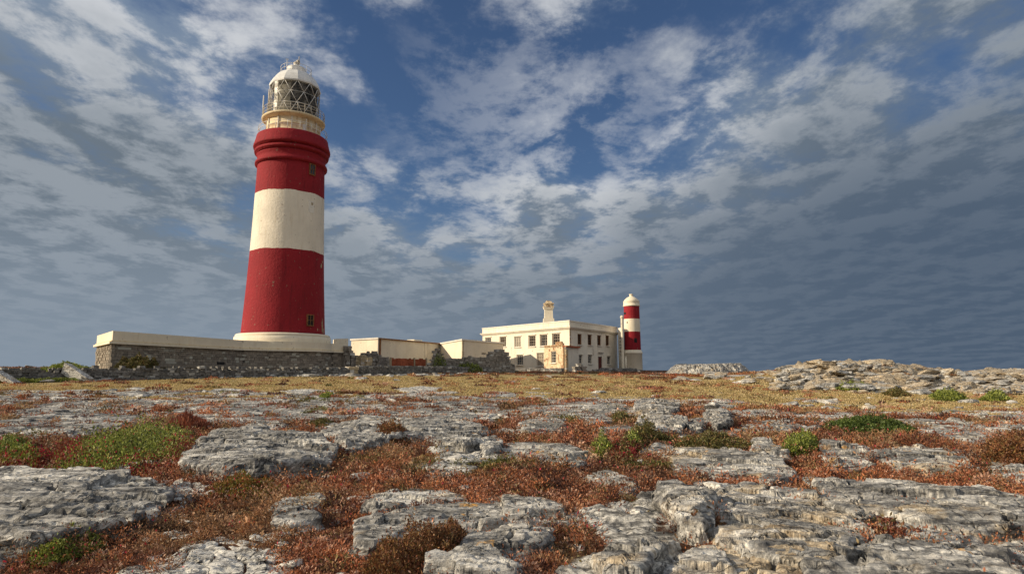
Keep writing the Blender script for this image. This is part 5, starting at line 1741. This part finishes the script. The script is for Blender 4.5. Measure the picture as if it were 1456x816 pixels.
def heath():
    n0 = 110.0; d0, d1 = 3.4, 95.0
    N_ = 51000
    # density per square metre ~ D^-1.5
    t = RNG.random(N_)
    D = (d0 ** 0.5 + t * (d1 ** 0.5 - d0 ** 0.5)) ** 2
    u = RNG.uniform(-1.2, 1.2, N_)
    x, y = u * D, D
    sd_ = in_slab(x, y)
    g_ = grassy(x, y); st_ = stony(x, y)
    uu = u
    ridge_ = (uu > 0.38) & (y > 43.5)
    keep = (sd_ < np.where(D < 14, 0.09, 0.04)) & (RNG.random(N_) > g_ * 0.95) & (RNG.random(N_) > st_ * 0.97) & ~(ridge_ & (RNG.random(N_) < 0.8))
    # a few tufts root in the cracks of the slabs
    crack = (sd_ > 0.05) & (fbm(x * 0.55, y * 1.2, 12.0, 5) > np.where(y > 13, 0.13, 0.27)) & (y < 36)
    keep |= crack
    # nothing inside the buildings' feet
    keep &= ~((y > 54) & (uu < -0.18) & (uu > -0.70) & (y > np.interp(uu, [-0.7, -0.25, -0.18], [44, 69, 72])))
    x, y, D = x[keep], y[keep], D[keep]
    n_ = len(x)
    rad = 0.095 * (D / 5) ** 0.62 * np.exp(RNG.normal(size=n_) * 0.38)
    lump = fbm(x * 1.0, y * 1.0, 6.0, 4)
    hgt = rad * RNG.uniform(0.7, 1.3, n_) * (1 + 2.2 * np.clip(lump, -0.35, 0.8))
    hgt = np.minimum(hgt, np.interp(D, [4, 15, 30, 60], [0.30, 0.26, 0.16, 0.12]))
    per = 64
    # colour by patches
    hue = fbm(x * 0.30 + 5, y * 0.22, 9.0, 4); grn = fbm(x * 0.42 - 9, y * 0.34, 3.0, 4)
    tc_ = palette(HEATH, [5, 3.2, 2.6, 1.0, 1.8, 1.8], n_)
    tc_ = tc_ * (1 + 0.8 * hue[:, None])
    sm_ = sstep(0.10, 0.34, fbm(x * 0.55 + 70, y * 0.4, 5.0, 4))[:, None]
    sm_ = sm_ * np.where(D < 13, 0.5, 1.0)[:, None]
    tc_ = tc_ * (1 - 0.75 * sm_) + np.array([0.40, 0.28, 0.14]) * RNG.uniform(0.7, 1.2, (n_, 1)) * 0.75 * sm_
    gm_ = sstep(0.24, 0.42, grn)[:, None]
    tc_ = tc_ * (1 - gm_) + np.array([0.13, 0.13, 0.035]) * gm_
    B = np.repeat(np.stack([x, y, ground(x, y)], -1), per, 0)
    n2 = n_ * per
    phi = RNG.uniform(0, 2 * np.pi, n2); q = np.sqrt(RNG.random(n2))
    Rr = np.repeat(rad, per); Hh = np.repeat(hgt, per); Dd = np.repeat(D, per)
    off = np.stack([np.cos(phi) * q * Rr, np.sin(phi) * q * Rr, Hh * (1 - q ** 2) * RNG.uniform(0.1, 1.0, n2)], -1)
    dr = np.stack([np.cos(phi) * (0.25 + 0.7 * q), np.sin(phi) * (0.25 + 0.7 * q), RNG.uniform(0.3, 1.2, n2)], -1) + RNG.normal(size=(n2, 3)) * 0.45
    Lf = 0.0225 * (Dd / 5) ** 0.72 * RNG.uniform(0.6, 1.35, n2) * np.repeat(np.exp(RNG.normal(size=n_) * 0.25), per)
    tc_ = tc_ * RNG.uniform(0.6, 1.4, (n_, 1))
    cc_ = np.repeat(tc_, per, 0) * RNG.uniform(0.8, 1.2, (n2, 1))
    tips = RNG.random(n2)
    fl_ = np.repeat(sstep(0.15, 0.4, fbm(x * 0.5 + 40, y * 0.4, 1.0, 4)) * (D < 22), per)
    cc_[tips < 0.004 + 0.03 * fl_] = (0.55, 0.035, 0.08)
    cc_[(tips > 0.006) & (tips < 0.03)] = (0.42, 0.24, 0.13)
    o = leaves('heath', B + off, dr, Lf, Lf * RNG.uniform(0.32, 0.55, n2), np.clip(cc_, 0.01, 0.8))
    tag(o, 'low rust-red succulent heath covering the ground between the slabs', 'heath', None, 'stuff')


def dry_grass():
    N_ = 24000
    D = 20 + 45 * RNG.random(N_) ** 1.35
    u = RNG.uniform(-1.15, 1.15, N_)
    x, y = u * D, D
    g_ = grassy(x, y)
    keep = (RNG.random(N_) < g_) & (in_slab(x, y) < 0)
    keep &= ~((y > 44) & (u < -0.18) & (y > np.interp(u, [-0.9, -0.7, -0.25, -0.18], [42, 44, 68, 71])))
    keep &= ~((u > 0.40) & (y > 47))
    x, y, D = x[keep], y[keep], D[keep]; n_ = len(x); per = 16
    B = np.repeat(np.stack([x, y, ground(x, y) - 0.01], -1), per, 0); n2 = n_ * per
    Dd = np.repeat(D, per)
    B[:, :2] += RNG.normal(size=(n2, 2)) * (0.006 * Dd + 0.05)[:, None]
    dr = np.stack([RNG.normal(size=n2) * 0.55, RNG.normal(size=n2) * 0.55, np.ones(n2)], -1)
    L_ = (0.045 + 0.0011 * Dd) * RNG.uniform(0.6, 1.4, n2)
    cl = palette([(0.50, 0.385, 0.18), (0.42, 0.325, 0.14), (0.31, 0.255, 0.10), (0.58, 0.46, 0.26), (0.34, 0.20, 0.09)], [4, 4, 2, 2.4, 0.7], n_)
    cl = np.repeat(cl, per, 0) * RNG.uniform(0.7, 1.3, (n2, 1))
    o = leaves('dry_grass', B, dr, L_, 0.012 + 0.0011 * Dd, np.clip(cl, 0.01, 0.8), 'grass')
    tag(o, 'short dry straw-coloured grass of the field before the lighthouse', 'grass', None, 'stuff')


GREEN = ([(0.23, 0.27, 0.05), (0.13, 0.17, 0.035), (0.34, 0.37, 0.09), (0.035, 0.05, 0.014)], [4, 3, 2.8, 1.6])
OLIVE = ([(0.12, 0.115, 0.035), (0.16, 0.14, 0.045), (0.08, 0.07, 0.025), (0.17, 0.10, 0.04)], [4, 3, 2, 1.6])
BROWN = ([(0.21, 0.085, 0.035), (0.12, 0.05, 0.025), (0.27, 0.15, 0.06), (0.15, 0.10, 0.035)], [4, 3, 2.5, 2])
REDS = ([(0.26, 0.05, 0.035), (0.42, 0.03, 0.05), (0.15, 0.04, 0.025), (0.20, 0.09, 0.035)], [4, 1.6, 3, 2])


def shrub(label, outline_, h, pal=GREEN, red=0.0, name='shrub', cat='shrub', group=None, flowers=0.0, lean=0.0, spiky=0.0, density=1.0, base=None, D=None):
    """a mat or cushion of leaves; outline_ is its ground outline as seen, h its height in metres"""
    if D is None:
        poly = np.array([hit(px, row, 0.25 * h) for px, row in outline_])
    else:
        poly = np.array([(ray(px, 500)[0] * d, d) for px, d in outline_])
    lo, hi = poly.min(0), poly.max(0)
    area = abs(0.5 * np.sum(poly[:, 0] * np.roll(poly[:, 1], -1) - poly[:, 1] * np.roll(poly[:, 0], -1)))
    Dm = poly[:, 1].mean()
    Lf = 0.032 * (Dm / 8) ** 0.75
    want = int(np.clip(area / (Lf * Lf * 0.42) * 5.5 * density, 500, 24000))
    x = RNG.uniform(lo[0], hi[0], want * 4); y = RNG.uniform(lo[1], hi[1], want * 4)
    size = math.sqrt(area)
    d = poly_sdf(x, y, poly) + 0.22 * size * fbm(x * 2.6 / size, y * 2.6 / size, len(bpy.data.objects), 5, 0.6)
    k = np.nonzero(d > 0)[0][:want]
    x, y, d = x[k], y[k], d[k]; n_ = len(k)
    dome = np.sqrt(np.clip(d / (0.30 * size), 0, 1))
    lump = 0.62 + 1.25 * fbm(x * 3.2 / max(0.5, size * 0.4), y * 3.2 / max(0.5, size * 0.4), 4.4, 4)
    if D is not None: lump = 0.8 + 0.4 * (lump - 0.62)
    top = h * dome * np.clip(lump, 0.25, 1.4)
    z = top * (1 - 0.75 * RNG.random(n_) ** 2.0)
    sprig = (D is None) & (perlin(x * 9 / size ** 0.5, y * 9 / size ** 0.5, 3.3) > 0.34)
    z = z * np.where(sprig, 1.0 + 0.45 * RNG.random(n_), 1.0)
    zb = ground(x, y) if base is None else np.full(n_, base)
    gx = RNG.normal(size=(n_, 3)) * 0.5
    dr = gx + np.array([0, 0, 0.75 + spiky * 2]); 
    ctr = poly.mean(0)
    dr[:, 0] += 0.5 * (x - ctr[0]) / size; dr[:, 1] += 0.5 * (y - ctr[1]) / size
    L_ = Lf * RNG.uniform(0.6, 1.4, n_) * (1 + spiky * 2.2)
    clump = fbm(x * 3.5 / size + 3, y * 3.5 / size, 2.0, 4)
    cl = palette(*pal, n_) * (1 + 0.5 * clump[:, None]) * RNG.uniform(0.7, 1.3, (n_, 1))
    if red:
        rm_ = (RNG.random(n_) < sstep(0.0, 0.35, red - d / (0.5 * size) + 0.3 * clump))
        rc = palette(*REDS, n_)
        cl[rm_] = rc[rm_]
    if flowers:
        fl = RNG.random(n_) < flowers * sstep(-0.1, 0.3, clump)
        cl[fl] = (0.60, 0.04, 0.10)
    o = leaves(name, np.stack([x, y, zb + z], -1), dr, L_, L_ * (0.5 if not spiky else 0.14), np.clip(cl, 0.01, 0.8))
    tag(o, label, cat, group)
    return settle(o)


heath()
dry_grass()
G_ = 'green and brown shrubs in the heath'
shrub('wide bright green mat with red flowering fringe, behind the large left slab', [(44, 666), (64, 640), (110, 622), (180, 615), (240, 610), (284, 613), (290, 628), (268, 642), (248, 657), (200, 668), (120, 674)], 0.50, GREEN, 0.32, group=G_, flowers=0.05)
shrub('red and green flowering mat cut by the left edge', [(-24, 668), (-24, 636), (20, 632), (60, 636), (76, 650), (60, 666), (20, 668)], 0.30, GREEN, 0.42, group=G_, flowers=0.12)
shrub('small bright green flowering tuft at the lower left, below the large slab', [(44, 796), (48, 776), (80, 762), (124, 754), (150, 760), (150, 774), (114, 786), (76, 798)], 0.16, GREEN, 0.06, group=G_, flowers=0.10)
shrub('spiky dark red shrub standing behind the wide green mat', [(240, 612), (246, 602), (270, 598), (292, 603), (288, 612), (262, 615)], 0.34, ([(0.24, 0.07, 0.04), (0.14, 0.045, 0.03), (0.30, 0.12, 0.06)], [4, 3, 2]), group=G_, spiky=0.8, density=0.6)
shrub('yellow-green patch with orange tips, in the red heath left of centre', [(296, 702), (310, 684), (345, 676), (385, 680), (400, 694), (372, 706), (330, 708)], 0.16, ([(0.22, 0.15, 0.035), (0.14, 0.15, 0.03), (0.30, 0.12, 0.04)], [3, 3, 3]), 0.0, group=G_, flowers=0.05)
shrub('dark brown bush against the dark step of the broad pavement', [(526, 628), (530, 612), (556, 606), (580, 612), (586, 626), (556, 632)], 0.38, BROWN, group=G_)
shrub('low green and yellow patch on the pavement left of the centre', [(434, 610), (440, 602), (462, 597), (476, 602), (464, 609)], 0.16, OLIVE, group=G_)
shrub('left bright green half of the double shrub right of centre', [(840, 648), (842, 634), (858, 628), (872, 632), (876, 644), (860, 650)], 0.34, GREEN, group=G_)
shrub('dark twiggy middle of the double shrub right of centre', [(866, 650), (872, 632), (890, 628), (908, 636), (906, 650), (886, 653)], 0.32, OLIVE, 0.5, group=G_)
shrub('right bright green half of the double shrub right of centre', [(886, 640), (890, 628), (906, 625), (912, 633), (904, 642)], 0.34, GREEN, group=G_)
shrub('olive-brown rounded bush behind the double shrub', [(884, 626), (896, 616), (922, 612), (944, 616), (946, 626), (916, 630)], 0.36, OLIVE, group=G_)
shrub('long olive cushion behind the wide grey slab', [(955, 634), (972, 622), (1010, 618), (1056, 624), (1072, 634), (1030, 640), (980, 640)], 0.26, OLIVE, group=G_)
shrub('round bright green bush beside the blocky grey stone', [(1108, 645), (1112, 630), (1136, 622), (1162, 626), (1172, 640), (1150, 648), (1124, 650)], 0.36, GREEN, 0.12, group=G_)
shrub('long low dark green mat lying across the heath at the right', [(1158, 610), (1180, 602), (1240, 601), (1290, 606), (1306, 613), (1270, 617), (1210, 615)], 0.30, ([(0.075, 0.115, 0.022), (0.05, 0.08, 0.018), (0.11, 0.15, 0.03)], [4, 3, 2]), group=G_)
shrub('brown heath mound cut by the right edge', [(1394, 650), (1404, 634), (1436, 626), (1480, 628), (1480, 656), (1430, 656)], 0.44, BROWN, group=G_)
shrub('tall brown heath bush at the bottom centre, in front of the long rounded slab', [(505, 824), (530, 786), (570, 762), (620, 750), (664, 756), (672, 770), (640, 792), (606, 840), (520, 850)], 0.30, BROWN, 0.0, group=G_, flowers=0.0, density=1.2)
shrub('brown tuft in the hollow beside the thick boulder slab', [(962, 752), (980, 742), (1006, 744), (1024, 734), (1030, 748), (1000, 764), (974, 764)], 0.22, BROWN, group=G_)
shrub('dark red strip of heath in the crack of the lower right slabs', [(1232, 760), (1244, 744), (1270, 750), (1320, 768), (1330, 776), (1290, 776), (1250, 768)], 0.14, ([(0.18, 0.05, 0.025), (0.10, 0.03, 0.02), (0.24, 0.10, 0.04)], [4, 3, 2]), group=G_)
shrub('low brown tuft in the small hollow of the long pale slab', [(1198, 720), (1206, 712), (1224, 712), (1228, 720), (1212, 724)], 0.10, BROWN, group=G_)
shrub('brown scrub beside the thin pale ledge, left of the pile', [(866, 600), (870, 592), (886, 590), (896, 596), (888, 603)], 0.30, OLIVE, group=G_)
# shrubs by the walls and on the ridge
G2_ = 'green shrubs by the walls and on the ridge'
shrub('flat green shrub behind the dry-stone wall at the far left', [(46, 52), (80, 50.5), (130, 50.5), (152, 52.5), (130, 56), (80, 57)], 1.45, GREEN, group=G2_, D=1, density=3.5)
shrub('rounded green shrub in front of the left end of the platform wall', [(158, 55), (180, 53.6), (215, 54.2), (236, 56), (215, 57), (180, 56.5)], 2.1, OLIVE, group=G2_, D=1, density=3.5)
shrub('upright green creeper on the left hump of the ruined wall', [(614, 82.4), (624, 81.8), (636, 82.4), (634, 83.1), (618, 83.2)], 2.6, GREEN, group=G2_, D=1)
shrub('bright green bush at the foot of the ruined wall', [(642, 84), (660, 83), (684, 84), (686, 85.6), (660, 85.4), (642, 85.2)], 1.5, GREEN, group=G2_, D=1)
shrub('green patch in the middle of the rocky ridge', [(1186, 553), (1196, 547), (1220, 545), (1240, 550), (1220, 555)], 0.45, GREEN, group=G2_)
shrub('dull olive patch low on the ridge, left of the split block', [(1256, 558), (1268, 553), (1288, 556), (1292, 561), (1270, 563)], 0.40, OLIVE, group=G2_)
shrub('long green patch at the foot of the ridge', [(1322, 564), (1334, 559), (1362, 560), (1374, 565), (1350, 568)], 0.55, GREEN, group=G2_)
shrub('green patch at the foot of the ridge nearest the right edge', [(1396, 567), (1406, 561), (1430, 562), (1434, 567), (1414, 569)], 0.5, GREEN, group=G2_)
shrub('strip of fresh green grass along the foot of the dry-stone wall', [(-20, 44), (60, 46), (118, 48), (122, 48.8), (60, 47), (-20, 45)], 0.35, GREEN, group=G2_, name='grass_strip', cat='grass', D=1)
shrub('small green tuft in the pavement behind the overhanging slab', [(454, 564), (462, 559), (472, 560), (476, 564), (464, 566)], 0.22, GREEN, group=G_)
